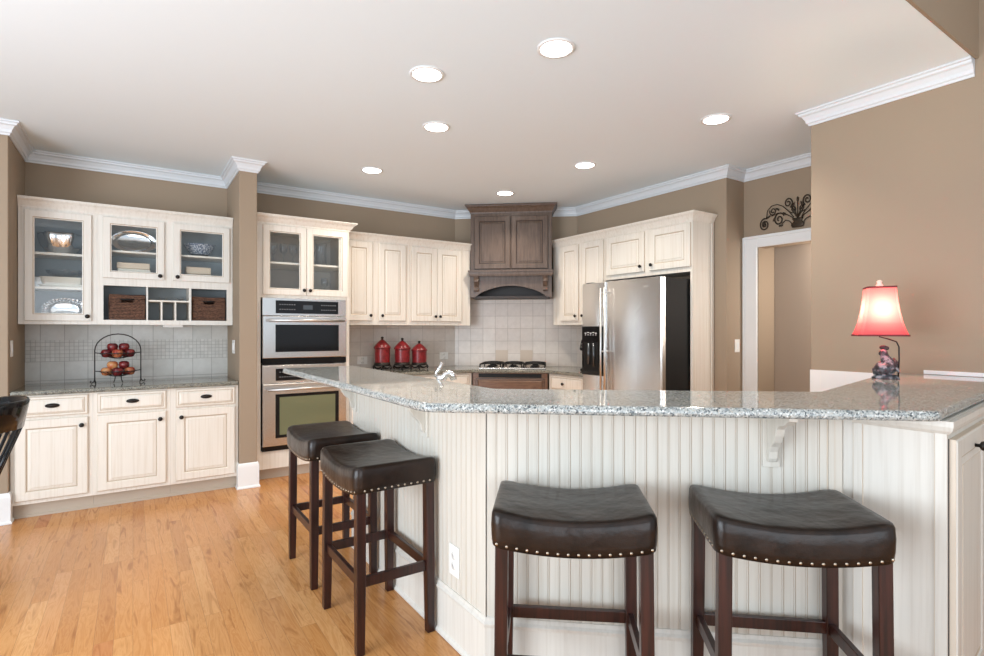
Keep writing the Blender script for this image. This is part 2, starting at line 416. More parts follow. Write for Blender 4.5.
mb.box((4.64, 2.66, 0), (4.90, 2.80, ZC)); mb.box((4.64, 1.79, 2.085), (4.76, 2.66, ZC))
struct('wall_doorway', mb, M_WALL)
struct('wall_right', MB().box((3.737, -1.6, 0), (4.9, 1.786, 3.7)), M_WALL, 0.006)
struct('wall_header', MB().box((-4.2, 0.935, ZC), (3.737, 0.949, 3.7)), M_WALL)
mb = MB(); mb.box((4.905, 1.2, 0), (5.0, 3.4, 2.6)); mb.box((4.765, 1.2, 2.5), (4.905, 2.655, 2.6))
struct('wall_hall', mb, M_HALL)
struct('ceiling_family_room', MB().box((-4.2, -4.2, 3.7), (4.9, 1.15, 3.8)), M_CEIL)

# crown moulding
cp = [(0, ZC - 0.092), (0.008, ZC - 0.092), (0.011, ZC - 0.080), (0.020, ZC - 0.074), (0.024, ZC - 0.056), (0.038, ZC - 0.032), (0.052, ZC - 0.025), (0.055, ZC - 0.013), (0.066, ZC - 0.010), (0.066, ZC), (0, ZC)]
mb = MB(); sweep(mb, cp, [(-4.1, 4.97), (-0.72, 4.97), (-0.72, YB), (0.75, YB), (0.75, 4.97), (0.89, 4.97), (0.89, YB), DA, DB, (4.37, 2.80), (4.64, 2.80), (4.64, 1.79), (3.737, 1.786), (3.737, 0.95)])
struct('trim_1', mb, M_CROWN)
# baseboards
bp = [(0, 0.001), (0.022, 0.001), (0.022, 0.012), (0.014, 0.022), (0.014, 0.185), (0.010, 0.205), (0.004, 0.215), (0, 0.215)]
mb = MB(); sweep(mb, bp, [(-4.1, 4.97), (-0.72, 4.97), (-0.72, 5.04)]); struct('baseboard_left', mb, M_TRIM)
mb = MB(); sweep(mb, bp, [(0.75, 5.04), (0.75, 4.97), (0.89, 4.97), (0.89, 5.10)]); struct('baseboard_nook_right', mb, M_TRIM)
# doorway casing and jamb
mb = MB()
sweep(mb, [(0, 0)], [(0, 0), (1, 1)]) if False else None
for (a, b) in (((4.622, 2.668, 0), (4.64, 2.798, 2.186)), ((4.622, 1.79, 2.085), (4.64, 2.668, 2.186)),
               ((4.612, 2.775, 0), (4.64, 2.798, 2.186)), ((4.612, 1.79, 2.163), (4.64, 2.775, 2.186))):
    mb.box(a, b)
struct('trim_2', mb, M_TRIM, 0.004)
# backsplash tiles
struct('wall_backsplash_nook', MB().box((-0.72, YB - 0.010, 0.90), (0.75, YB, 1.42)), M_TILEN)
mb = MB(); mb.box((1.765, YB - 0.010, 0.90), (3.25, YB, 1.43)); mb.box((4.36, 3.88, 0.90), (4.37, 4.72, 1.43))
struct('wall_backsplash_kitchen', mb, M_TILE)
dd = Vector((DB[0] - DA[0], DB[1] - DA[1])).normalized(); dn = Vector((-dd.y, dd.x))   # dn points into the corner
def dg(s, d): return (DA[0] + dd.x * s - dn.x * d, DA[1] + dd.y * s - dn.y * d)
DL = math.hypot(DB[0] - DA[0], DB[1] - DA[1]); DROT = math.atan2(dd.y, dd.x)
struct('wall_backsplash_corner', MB().prism([dg(0, 0), dg(0, 0.010), dg(DL, 0.010), dg(DL, 0)], 0.90, 1.80), M_TILED)
mb = MB(); mb.box((3.728, 1.30, 0.90), (3.737, 1.786, 1.085))
for y in (1.42, 1.57, 1.72): mb.box((3.7275, y, 0.90), (3.7282, y + 0.004, 1.085), 1)
struct('wall_backsplash_right', mb, [M_TILEW, M_PLATE])
struct('trim_3', MB().box((3.725, -0.4, 1.097), (3.737, 1.17, 1.118)), M_TRIM)

# ------------------------------------------------------------------ cabinet pieces (local: x along the front, y into the cabinet, z up)
def rect(x0, x1, z0, z1, y): return [(x0, y, z0), (x1, y, z0), (x1, y, z1), (x0, y, z1)]
def panel_door(x0, x1, z0, z1, t=0.020, rail=0.058, y=0.0):
    mb = MB()
    def r(i, d): return rect(x0 + i, x1 - i, z0 + i, z1 - i, y - d)
    rings = [r(0, 0), r(0, t - .005), r(.0015, t - .004), r(.006, t), r(rail, t), r(rail + .004, t - .005), r(rail + .009, t - .0075), r(rail + .0115, t - .0075), r(rail + .030, t - .003), r(rail + .032, t - .001), r(rail + .034, t - .001)]
    mb.loops(rings, 0, True, mis=[2, 2, 0, 0, 0, 1, 1, 0, 2, 0])
    return mb
def drawer_front(x0, x1, z0, z1, t=0.020, y=0.0):
    mb = MB()
    def r(i, d): return rect(x0 + i, x1 - i, z0 + i, z1 - i, y - d)
    rings = [r(0, 0), r(0, t - .010), r(.006, t - .008), r(.018, t - .007), r(.0195, t - .009), r(.0225, t - .009), r(.036, t), r(.038, t)]
    mb.loops(rings, 0, True, mis=[2, 2, 0, 1, 1, 0, 0])
    return mb
def glass_door(parent, x0, x1, z0, z1, m, t=0.020, rail=0.060, y=0.0, label=None):
    mb = MB()
    def r(i, d): return rect(x0 + i, x1 - i, z0 + i, z1 - i, y - d)
    rings = [r(rail, 0), r(0, 0), r(0, t - .004), r(.004, t), r(rail - .010, t), r(rail - .006, t - .005), r(rail, t - .007), r(rail, 0)]
    mb.loops(rings, 0, False, mis=[0, 0, 0, 0, 1, 0, 0])
    d = mb.build('door', [m, M_GLAZE, M_GLAZE2], parent)
    if label: d['label'] = label
    p = MB(); p.box((x0 + rail - .004, y - .009, z0 + rail - .004), (x1 - rail + .004, y - .006, z1 - rail + .004)); p.build('glass_pane', M_PANE, d)
    return d
KP = [(0.006, 0), (0.006, 0.012), (0.015, 0.017), (0.0165, 0.023), (0.012, 0.028), (0.001, 0.029)]
def knob(parent, x, z, y=-0.020, name='knob'):
    T = Matrix.Translation((x, y, z)) @ Matrix.Rotation(PI / 2, 4, 'X')
    return MB().lathe(KP, 14, 0, T).build(name, M_BRONZE, parent)
def cup_pull(parent, x, z, y=-0.019):
    mb = MB(); rings = []
    for i in range(8):
        a = i / 7 * PI * 0.5
        rings.append([(x + 0.043 * math.cos(a) * math.cos(2 * PI * k / 20), y - 0.024 * math.sin(a) - 0.001, z + 0.017 * math.cos(a) * math.sin(2 * PI * k / 20)) for k in range(20)])
    rings[-1] = [(x + (p[0] - x) * 1 + 0.001 * math.cos(2 * PI * k / 20), p[1], p[2] + 0.0005 * math.sin(2 * PI * k / 20)) for k, p in enumerate(rings[-1])]
    mb.loops(rings, 0, True, True)
    return mb.build('handle', M_BRONZE, parent)
def crown_part(parent, x0, x1, z0, z1, out, m, depth, left=False, right=False):
    h = z1 - z0
    pr = [(0, z0), (0.006, z0), (0.008, z0 + 0.14 * h), (0.30 * out, z0 + 0.30 * h), (0.55 * out, z0 + 0.60 * h), (0.88 * out, z0 + 0.80 * h), (0.90 * out, z0 + 0.88 * h), (out, z0 + 0.90 * h), (out, z1), (0, z1)]
    path = []
    if left: path.append((x0, depth))
    path += [(x0, 0), (x1, 0)]
    if right: path.append((x1, depth))
    mb = MB(); sweep(mb, pr, path)
    mb.box((x0, 0, z1 - 0.012), (x1, depth, z1 - 0.001))
    return mb.build('crown', m, parent)
def unit(name, label, loc, rotz, wd, depth, z0, z1, m=None, toe=True, group=None, cat='cabinet'):
    t = thing(name, label, cat, (loc[0], loc[1], 0), rotz, group)
    return t

# -------- nook base cabinets
NF = 5.02
for k, (x0, x1, dx0, dx1, kx, lab) in enumerate(((-0.716, -0.250, -0.692, -0.278, -0.315, 'leftmost of the three cream base cabinets under the nook counter'),
                                    (-0.249, 0.252, -0.224, 0.221, 0.180, 'middle of the three cream base cabinets under the nook counter'),
                                    (0.253, 0.746, 0.287, 0.722, 0.325, 'rightmost of the three cream base cabinets under the nook counter, beside the tan column'))):
    t = thing('base_cabinet', lab, 'cabinet', (x0, NF, 0), 0, 'cream base cabinets in the nook')
    W = x1 - x0
    MB().box((0, 0, 0.105), (W, 0.63, 0.878)).build('body', M_CREAM, t)
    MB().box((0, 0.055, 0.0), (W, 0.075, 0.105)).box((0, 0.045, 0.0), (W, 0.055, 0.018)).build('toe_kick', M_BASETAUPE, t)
    d = drawer_front(dx0 - x0, dx1 - x0, 0.722, 0.868).build('drawer', [M_CREAM, M_GLAZE, M_GLAZE2], t); cup_pull(d, (dx0 + dx1) / 2 - x0, 0.800)
    d = panel_door(dx0 - x0, dx1 - x0, 0.132, 0.704).build('door', [M_CREAM, M_GLAZE, M_GLAZE2], t); knob(d, kx - x0, 0.645)
def counter(name, poly, z0, z1, label, m=M_GRAN, bevel=0.012):
    o = MB().prism(poly, z0, z1).build(name, m, None, bevel, seg=3); tag(o, label, 'countertop'); return o
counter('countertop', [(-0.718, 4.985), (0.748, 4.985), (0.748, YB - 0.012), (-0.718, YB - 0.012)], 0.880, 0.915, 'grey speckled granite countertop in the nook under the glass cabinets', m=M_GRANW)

# -------- nook upper cabinets
UF = 5.32
def open_carcass(t, W, D, z0, z1, m_in, shelves, m=M_CREAM, inner_x0=0.018, inner_x1=None):
    mb = MB()
    mb.box((0, 0.018, z0), (0.018, D, z1), 0); mb.box((W - 0.018, 0.018, z0), (W, D, z1), 0)
    mb.box((0.018, 0.018, z0), (W - 0.018, D, z0 + 0.018), 0); mb.box((0.018, 0.018, z1 - 0.018), (W - 0.018, D, z1), 0)
    mb.box((0.018, D - 0.012, z0 + 0.018), (W - 0.018, D - 0.002, z1 - 0.018), 1)
    mb.box((0.018, 0.030, z0 + 0.018), (0.021, D - 0.012, z1 - 0.018), 1); mb.box((W - 0.021, 0.030, z0 + 0.018), (W - 0.018, D - 0.012, z1 - 0.018), 1)
    o = mb.build('body', [m, m_in], t)
    return o
def frame_part(t, W, z0, z1, holes, m):
    """face frame with rectangular openings; holes = [(x0,x1,z0,z1)] in columns"""
    xs = sorted({0.0, W} | {h[0] for h in holes} | {h[1] for h in holes}); zs = sorted({z0, z1} | {h[2] for h in holes} | {h[3] for h in holes})
    mb = MB()
    for i in range(len(xs) - 1):
        j = 0
        while j < len(zs) - 1:
            cx, cz = (xs[i] + xs[i + 1]) / 2, (zs[j] + zs[j + 1]) / 2
            if any(h[0] < cx < h[1] and h[2] < cz < h[3] for h in holes): j += 1; continue
            k = j
            while k + 1 < len(zs) - 1 and not any(h[0] < cx < h[1] and h[2] < (zs[k + 1] + zs[k + 2]) / 2 < h[3] for h in holes): k += 1
            mb.box((xs[i], 0, zs[j]), (xs[i + 1], 0.019, zs[k + 1])); j = k + 1
    return mb.build('face_frame', m, t)
# A: tall glass cabinet
x0, x1 = -0.716, -0.238; W = x1 - x0
t = thing('wall_cabinet', 'tall single glass door cabinet of silver dishes at the left end of the nook', 'cabinet', (x0, UF, 0))
open_carcass(t, W, 0.345, 1.392, 2.300, M_INNER, [])
frame_part(t, W, 1.392, 2.300, [(0.075, W - 0.075, 1.450, 2.235)], M_NOOKCAB)
for z in (1.665, 1.930): MB().box((0.021, 0.03, z), (W - 0.021, 0.33, z + 0.018)).build('shelf', M_CREAM, t)
d = glass_door(t, -0.680 - x0, -0.272 - x0, 1.418, 2.258, M_NOOKCAB); knob(d, -0.298 - x0, 1.455)
crown_part(t, 0, W, 2.275, 2.352, 0.045, M_NOOKCAB, 0.345)
# B: two glass doors over cubbies
x0, x1 = -0.237, 0.746; W = x1 - x0
t = thing('wall_cabinet', 'two door glass cabinet with open basket cubbies below, at the right of the nook', 'cabinet', (x0, UF, 0))
open_carcass(t, W, 0.345, 1.392, 2.300, M_INNER, [])
cub = [(-0.197, 0.093, 1.430, 1.708), (0.105, 0.404, 1.430, 1.708), (0.421, 0.699, 1.430, 1.708)]
frame_part(t, W, 1.392, 2.300, [(-0.165 - x0, 0.185 - x0, 1.80, 2.225), (0.320 - x0, 0.675 - x0, 1.80, 2.225)] + [(a - x0, b - x0, c, e) for a, b, c, e in cub], M_NOOKCAB)
MB().box((0.021, 0.02, 1.725), (W - 0.021, 0.33, 1.745)).box((0.021, 0.02, 1.408), (W - 0.021, 0.33, 1.430)).box((0.021, 0.02, 1.78), (W - 0.021, 0.33, 1.798)).build('shelf', M_CREAM, t)
MB().box((0.021, 0.03, 1.985), (W - 0.021, 0.33, 2.000)).build('shelf', M_CREAM, t)
for xx in (0.099, 0.4125): MB().box((xx - x0 - 0.006, 0.019, 1.43), (xx - x0 + 0.006, 0.33, 1.725)).build('divider', M_CREAM, t)
MB().box((0.105 - x0, 0.010, 1.588), (0.406 - x0, 0.33, 1.600)).build('divider', M_CREAM, t)
for xx in (0.202, 0.303): MB().box((xx - x0 - 0.006, 0.010, 1.43), (xx - x0 + 0.006, 0.33, 1.588)).build('divider', M_CREAM, t)
MB().box((0.25, 0.02, 1.75), (0.26, 0.33, 1.78)).build('divider', M_CREAM, t)
MB().box((0.254 - x0 - 0.009, 0.019, 1.80), (0.254 - x0 + 0.009, 0.33, 2.28)).build('divider', M_CREAM, t)
d = glass_door(t, -0.203 - x0, 0.222 - x0, 1.768, 2.258, M_NOOKCAB); knob(d, 0.190 - x0, 1.800)
d = glass_door(t, 0.284 - x0, 0.722 - x0, 1.768, 2.258, M_NOOKCAB); knob(d, 0.316 - x0, 1.800)
crown_part(t, 0, W, 2.275, 2.352, 0.045, M_NOOKCAB, 0.345)
MB().box((0.45, 0.06, 1.372), (0.60, 0.28, 1.392)).build('light_fixture', M_PLATE, t)

# -------- oven tower
OX, OY, OW = 0.902, 5.13, 0.852
t = thing('oven_cabinet', 'tall cream oven tower with two glass doors above the built-in ovens', 'cabinet', (OX, OY, 0))
OD = YB - OY - 0.003
mb = MB()
mb.box((0, 0.018, 0.10), (0.02, OD, 2.31)); mb.box((OW - 0.02, 0.018, 0.10), (OW, OD, 2.31)); mb.box((0.02, OD - 0.012, 0.10), (OW - 0.02, OD, 2.31), 1)
mb.box((0.02, 0.018, 0.10), (OW - 0.02, OD - 0.012, 0.235)); mb.box((0.02, 0.018, 1.66), (OW - 0.02, OD - 0.012, 1.68)); mb.box((0.02, 0.018, 2.29), (OW - 0.02, OD - 0.012, 2.31))
mb.box((0.02, 0.03, 1.68), (0.024, OD - 0.012, 2.29), 1); mb.box((OW - 0.024, 0.03, 1.68), (OW - 0.02, OD - 0.012, 2.29), 1)
mb.build('body', [M_CREAM, M_INNER2], t)
frame_part(t, OW, 0.10, 2.31, [(0.045, OW - 0.045, 0.265, 1.640), (0.10, OW / 2 - 0.04, 1.70, 2.25), (OW / 2 + 0.04, OW - 0.10, 1.70, 2.25)], M_CREAM)
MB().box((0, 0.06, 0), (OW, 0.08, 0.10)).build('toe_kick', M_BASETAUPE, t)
MB().box((0.024, 0.03, 1.955), (OW - 0.024, OD - 0.02, 1.972)).build('shelf', M_CREAM, t)
d = glass_door(t, 0.963 - OX, 1.343 - OX, 1.668, 2.295, M_CREAM, rail=0.062); knob(d, 1.318 - OX, 1.715)
d = glass_door(t, 1.347 - OX, 1.735 - OX, 1.668, 2.295, M_CREAM, rail=0.062); knob(d, 1.372 - OX, 1.715)
crown_part(t, 0, OW, 2.305, 2.385, 0.065, M_CREAM, OD, right=True)

def steel_oven(name, label, cat, z0, z1, panel, window, strips, handle, gm, deco):
    X0, X1 = 0.957, 1.716
    t = thing(name, label, cat, (X0, OY - 0.001, z0)); W = X1 - X0
    Z = lambda z: z - z0
    MB().box((0.0, 0.0, 0.002), (W, 0.022 + 0.4, z1 - z0)).build('body', M_STEEL, t) if False else None
    MB().box((0.04, 0.001, 0.01), (W - 0.04, 0.42, z1 - z0 - 0.01)).build('body', M_BLACKM, t)
    # control panel
    MB().box((0, -0.020, Z(panel[0])), (W, 0.0, z1 - z0)).build('control_panel', M_STEEL, t, 0.004)
    d = MB().box((1.070 - X0, -0.0225, Z(panel[1])), (1.640 - X0, -0.019, Z(panel[2]))).build('display', M_BLACK, t, 0.002)
    mb = MB(); zc_ = (Z(panel[1]) + Z(panel[2])) / 2
    for i in range(7):
        for j in (-1, 1):
            for sx in (0.145, 0.52):
                mb.box((sx + i * 0.021, -0.0232, zc_ + j * 0.022 - 0.004), (sx + i * 0.021 + 0.012, -0.0224, zc_ + j * 0.022 + 0.004))
    mb.build('key_legend', M_LINER, d)['kind'] = 'stuff'
    MB().box((0.355, -0.0232, zc_ - 0.02), (0.44, -0.0224, zc_ + 0.02)).build('clock_window', M_DISC, d)
    # door
    z_d0, z_d1 = Z(strips), Z(panel[0]) - 0.004
    dr = MB().box((0, -0.036, z_d0), (W, -0.001, z_d1)).build('door', M_STEEL, t, 0.005)
    MB().box((1.065 - X0, -0.0385, Z(window[0])), (1.640 - X0, -0.035, Z(window[1]))).build('window_frame', M_BLACK, dr, 0.002)
    b = 0.035
    MB().box((1.065 - X0 + b, -0.0395, Z(window[0]) + b * 0.8), (1.640 - X0 - b, -0.0383, Z(window[1]) - b * 0.8)).build('window', gm, dr)
    hz = Z(handle)
    mb = MB(); mb.tube([(0.035, -0.085, hz), (W - 0.035, -0.085, hz)], 0.012, 12)
    for hx in (0.07, W - 0.07): mb.tube([(hx, -0.036, hz), (hx, -0.085, hz)], 0.009, 8)
    mb.build('handle', M_HANDLE, dr)
    MB().box((0.0, -0.022, 0.004), (W, 0.0, z_d0 - 0.003)).build('vent_strip', M_BLACK, t)
    return t
steel_oven('microwave', 'stainless built-in microwave above the wall oven', 'microwave', 1.033, 1.640, (1.478, 1.500, 1.618), (1.150, 1.398), 1.095, 1.437, M_BLACK, 0)
steel_oven('wall_oven', 'stainless wall oven with olive window under the microwave', 'oven', 0.258, 1.030, (0.868, 0.890, 1.000), (0.375, 0.770), 0.305, 0.815, M_OVENGLASS, 1)

# -------- upper cabinets, left of the hood
def solid_unit(name, lab, loc, rot, W, D, z0, z1, doors, group=None, m=M_CREAM, crown=(0.045, 0.06), cr=False, cl=False, dz=None):
    t = thing(name, lab, 'cabinet', (loc[0], loc[1], 0), rot, group)
    MB().box((0, 0, z0), (W, D, z1)).build('body', m, t, 0.002)
    for (a, b, kx) in doors:
        za, zb = dz or (z0 + 0.042, z1 - 0.045)
        d = panel_door(a, b, za, zb).build('door', [m, M_GLAZE, M_GLAZE2], t); knob(d, kx, za + 0.055)
    if crown: crown_part(t, 0, W, z1 - 0.030, z1 + crown[0], crown[1], m, D, left=cl, right=cr)
    return t
solid_unit('wall_cabinet', 'cream two door wall cabinet between the oven tower and its twin', (1.757, 5.32), 0, 0.714, YB - 5.32 - 0.012, 1.403, 2.300, [(0.018, 0.305, 0.278), (0.376, 0.680, 0.404)], crown=(0.045, 0.045))
solid_unit('wall_cabinet', 'cream two door wall cabinet left of the dark wood hood', (2.472, 5.32), 0, 0.782, YB - 5.32 - 0.012, 1.403, 2.300, [(0.030, 0.340, 0.313), (0.344, 0.658, 0.371)], crown=(0.045, 0.045))
# right of the hood
RX = 4.06
RXD = 4.37 - RX - 0.012
solid_unit('wall_cabinet', 'cream two door wall cabinet right of the hood, partly behind the refrigerator', (RX, 4.79), -PI / 2, 0.83, RXD, 1.408, 2.335, [(0.145, 0.435, 0.405), (0.485, 0.812, 0.515)], crown=(0.05, 0.045))
t = solid_unit('wall_cabinet', 'cream wall cabinet with two short doors over the refrigerator', (RX, 3.958), -PI / 2, 1.035, RXD, 1.862, 2.335, [(0.022, 0.512, 0.478), (0.575, 1.022, 0.609)], crown=(0.05, 0.045), cr=True)
MB().box((1.013, -0.001, 0.0), (1.036, RXD, 1.862)).box((1.036, RXD - 0.03, 0), (1.044, RXD, 2.33)).build('side_panel', M_CREAM, t, 0.002)

# -------- range hood (dark walnut)
HW, HD = 0.930, 0.30
hs = (DL - HW) / 2
t = thing('range_hood', 'dark walnut hood cabinet with an arched valance over the cooktop', 'hood', (*dg(hs - 0.030, HD), 0), DROT)
MB().box((0, 0, 2.03), (HW, HD - 0.012, 2.70)).build('body', M_WOOD, t, 0.002)
for a, b in ((0.045, 0.460), (0.472, 0.887)):
    panel_door(a, b, 2.050, 2.655, rail=0.055).build('door', [M_WOOD, M_WOOD2, M_WOOD2], t)
crown_part(t, 0, HW, 2.69, 2.785, 0.060, M_WOOD, HD - 0.012, left=True, right=True)
mb = MB(); sweep(mb, [(0, 1.965), (0.005, 1.965), (0.010, 1.985), (0.014, 2.01), (0.020, 2.012), (0.020, 2.032), (0, 2.032)], [(0, HD - 0.012), (0, -0.06), (HW, -0.06), (HW, HD - 0.012)])
mb.box((0, -0.06, 2.0), (HW, HD - 0.012, 2.031)); mb.build('mantel_shelf', M_WOOD, t)
mb = MB(); arch = [(0, 1.728), (0, 1.98), (HW, 1.98), (HW, 1.728), (HW - 0.055, 1.728)]
for i in range(17):
    a = i / 16; xx = HW - 0.065 - (HW - 0.13) * a; arch.append((xx, 1.738 + 0.120 * math.sin(PI * a) ** 0.75))
arch.append((0.055, 1.728))
mb.extr(arch, 'y', -0.015, 0.006); mb.build('arched_valance', M_WOOD, t)
for xx in (0, HW - 0.02): MB().box((xx, 0.006, 1.728), (xx + 0.02, HD - 0.012, 1.98)).build('side_panel', M_WOOD, t)
MB().box((0.021, 0.012, 1.716), (HW - 0.021, HD - 0.014, 1.742)).build('bottom_rail', M_WOOD2, t)
MB().box((0.02, HD - 0.04, 1.742), (HW - 0.02, HD - 0.02, 1.98)).build('hood_liner', M_WOOD2, t)
for xx in (0.072, HW - 0.072):
    mb = MB(); mb.extr([(-0.015, 1.79), (-0.03, 1.80), (-0.034, 1.83), (-0.024, 1.845), (-0.040, 1.87), (-0.056, 1.905), (-0.05, 1.93), (-0.062, 1.965), (-0.015, 1.965)], 'x', xx - 0.026, xx + 0.026)
    mb.tube([(xx - 0.027, -0.038, 1.91), (xx + 0.027, -0.038, 1.91)], 0.022, 12); mb.tube([(xx - 0.027, -0.024, 1.81), (xx + 0.027, -0.024, 1.81)], 0.014, 12)
    mb.build('corbel', M_WOOD, t, 0.003)

# -------- back base cabinets and counter
BF = 5.05
c1 = (3.117, BF); c2 = (3.75, 4.513)
for k, (a, b, lab) in enumerate(((1.757, 2.39, 'cream base cabinet beside the oven tower, under the red canisters'), (2.392, 3.11, 'cream base cabinet left of the brown cooktop cabinet'))):
    t = thing('base_cabinet', lab, 'cabinet', (a, BF + 0.01, 0)); W = b - a
    MB().box((0, 0, 0.105), (W, YB - BF - 0.022, 0.880)).box((0, 0.05, 0), (W, 0.07, 0.105)).build('body', M_CREAM, t)
    d = drawer_front(0.03, W - 0.03, 0.73, 0.865).build('drawer', [M_CREAM, M_GLAZE, M_GLAZE2], t); knob(d, W / 2, 0.80)
    for q in (0, 1):
        d = panel_door(0.03 + q * (W / 2 - 0.02), W / 2 - 0.005 + q * (W / 2 - 0.025), 0.13, 0.71).build('door', [M_CREAM, M_GLAZE, M_GLAZE2], t); knob(d, W / 2 - 0.04 + q * 0.08, 0.66)
t = thing('cooktop_cabinet', 'brown stained cabinet front under the gas cooktop', 'cabinet', (c1[0], c1[1], 0), math.atan2(c2[1] - c1[1], c2[0] - c1[0]))
CW = math.hypot(c2[0] - c1[0], c2[1] - c1[1])
MB().box((0.004, 0, 0.105), (CW - 0.004, 0.50, 0.880)).box((0.004, 0.05, 0), (CW - 0.004, 0.07, 0.105)).build('body', M_BROWN, t)
MB().box((0.07, -0.004, 0.83), (CW - 0.07, 0.0, 0.872)).build('vent_strip', M_BLACKM, t)
drawer_front(0.04, CW - 0.04, 0.66, 0.822).build('drawer', [M_BROWN, M_WOOD2, M_WOOD2], t)
for q in (0, 1): panel_door(0.04 + q * (CW / 2 - 0.035), CW / 2 - 0.005 + q * (CW / 2 - 0.035), 0.13, 0.64).build('door', [M_BROWN, M_WOOD2, M_WOOD2], t)
t = thing('base_cabinet', 'cream base cabinet between the cooktop cabinet and the refrigerator', 'cabinet', (3.76, 4.503, 0), -PI / 2); W = 4.503 - 3.935
MB().box((0, 0, 0.105), (W, 4.37 - 3.76 - 0.012, 0.880)).box((0, 0.05, 0), (W, 0.07, 0.105)).build('body', M_CREAM, t)
d = drawer_front(0.03, W - 0.03, 0.70, 0.865).build('drawer', [M_CREAM, M_GLAZE, M_GLAZE2], t); knob(d, W / 2 - 0.03, 0.785)
d = panel_door(0.03, W - 0.03, 0.13, 0.68).build('door', [M_CREAM, M_GLAZE, M_GLAZE2], t); knob(d, 0.07, 0.62)
e = 0.025
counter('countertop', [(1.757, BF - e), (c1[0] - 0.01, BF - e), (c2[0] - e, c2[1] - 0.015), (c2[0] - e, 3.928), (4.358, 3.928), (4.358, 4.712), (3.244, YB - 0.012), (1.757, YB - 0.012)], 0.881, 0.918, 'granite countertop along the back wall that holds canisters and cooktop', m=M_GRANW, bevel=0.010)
# decorative tan tiles behind the cooktop
mb = MB()
for s in (0.50, 0.795):
    p = dg(s, 0.0125); T = Matrix.Translation((p[0], p[1], 0.965)) @ Matrix.Rotation(DROT, 4, 'Z')
    mb.box((-0.002, 0, 0.002), (0.146, 0.003, 0.146), 0, T)
struct('trim_4', mb, M_TILETAN)

# cooktop
t = thing('gas_cooktop', 'stainless gas cooktop with black grates under the hood', 'cooktop', (*dg(DL / 2, 0.28), 0.918), DROT)
MB().box((-0.37, -0.225, 0.0005), (0.37, 0.24, 0.014)).build('cooktop_plate', M_STEEL, t, 0.004)
for gx in (-0.245, 0.0, 0.245):
    for gy in ((-0.11, 0.11) if gx else (0.0,)):
        mb = MB(); mb.lathe([(0.05, 0.014), (0.052, 0.022), (0.035, 0.026), (0.034, 0.036), (0.001, 0.038)], 20, T=Matrix.Translation((gx, gy, 0))); mb.build('burner', M_BLACKM, t)
for gx in (-0.245, 0.0, 0.245):
    mb = MB(); w2 = 0.115 if gx else 0.105
    for sx in (-1, 1): mb.tube([(gx + sx * w2, -0.21, 0.014), (gx + sx * w2, -0.20, 0.052), (gx + sx * w2, 0.20, 0.052), (gx + sx * w2, 0.21, 0.014)], 0.008, 6)
    for sy in (-0.2, -0.11, 0.0, 0.11, 0.2): mb.tube([(gx - w2, sy, 0.052), (gx - 0.03, sy, 0.060), (gx + 0.03, sy, 0.060), (gx + w2, sy, 0.052)], 0.008, 6)
    mb.tube([(gx, -0.2, 0.052), (gx, 0.2, 0.052)], 0.007, 6)
    mb.build('grate', M_BLACKM, t)

# -------- refrigerator
FX, FY1, FY0 = 3.69, 3.918, 2.955
t = thing('refrigerator', 'stainless side by side refrigerator with black sides and ice dispenser', 'refrigerator', (FX, FY1, 0), -PI / 2); W = FY1 - FY0
MB().box((0.005, 0.058, 0.03), (W - 0.003, 0.66, 1.795)).box((0.02, 0.09, 0.0), (W - 0.02, 0.6, 0.03)).build('body', M_BLACKM, t, 0.004)
MB().box((0.03, 0.03, 1.795), (0.11, 0.11, 1.812)).box((W - 0.11, 0.03, 1.795), (W - 0.03, 0.11, 1.812)).build('hinge_cover', M_BLACKM, t)
split = 0.325
def fdoor(x0, x1):
    pts = [(x0, 0.052), (x0, 0.010), (x0 + 0.008, 0.002)]
    n = 12
    for i in range(n + 1):
        a = i / n; pts.append((x0 + 0.012 + (x1 - x0 - 0.024) * a, -0.012 * math.sin(PI * a)))
    pts += [(x1 - 0.008, 0.002), (x1, 0.010), (x1, 0.052)]
    mb = MB(); mb.prism(pts, 0.09, 1.800); return mb
d1 = fdoor(0.0, split - 0.003).build('freezer_door', M_STEEL, t, 0.002); d1['label'] = 'narrow stainless freezer door with dispenser'
d2 = fdoor(split + 0.003, W).build('fridge_door', M_STEEL, t, 0.002)
MB().box((0.01, 0.03, 0.02), (W - 0.01, 0.06, 0.085)).build('grille', M_BLACKM, t)
for (dd_, hx) in ((d1, split - 0.016), (d2, split + 0.034)):
    mb = MB(); mb.tube([(hx, -0.055, 0.55), (hx, -0.055, 1.74)], 0.009, 12)
    for z in (0.60, 1.15, 1.70): mb.tube([(hx, 0.0, z), (hx, -0.055, z)], 0.007, 8)
    mb.build('handle', M_HANDLE, dd_)
dp = MB().box((0.018, -0.019, 0.915), (0.292, -0.004, 1.385)).build('ice_dispenser', M_BLACK, d1, 0.004)
t2 = dp
mb = MB(); mb.box((0.045, -0.0205, 0.955), (0.24, -0.018, 1.235)); mb.build('dispenser_recess', M_BLACKM, d1)
mb = MB(); mb.tube([(0.12, -0.026, 1.22), (0.12, -0.026, 1.02)], 0.014, 10); mb.tube([(0.185, -0.026, 1.22), (0.19, -0.026, 1.0)], 0.011, 10); mb.build('dispenser_lever', M_DISC, d1)
mb = MB()
for i in range(5): mb.box((0.06 + i * 0.035, -0.0205, 1.315 + 0.006 * (i % 2)), (0.083 + i * 0.035, -0.0195, 1.323 + 0.006 * (i % 2))); mb.box((0.066 + i * 0.035, -0.0205, 1.298), (0.076 + i * 0.035, -0.0195, 1.306))
mb.build('button_marks', M_TAG, d1)
MB().box((W - 0.20, -0.0095, 1.722), (W - 0.13, -0.0065, 1.732)).build('badge', M_CHROME, d2)

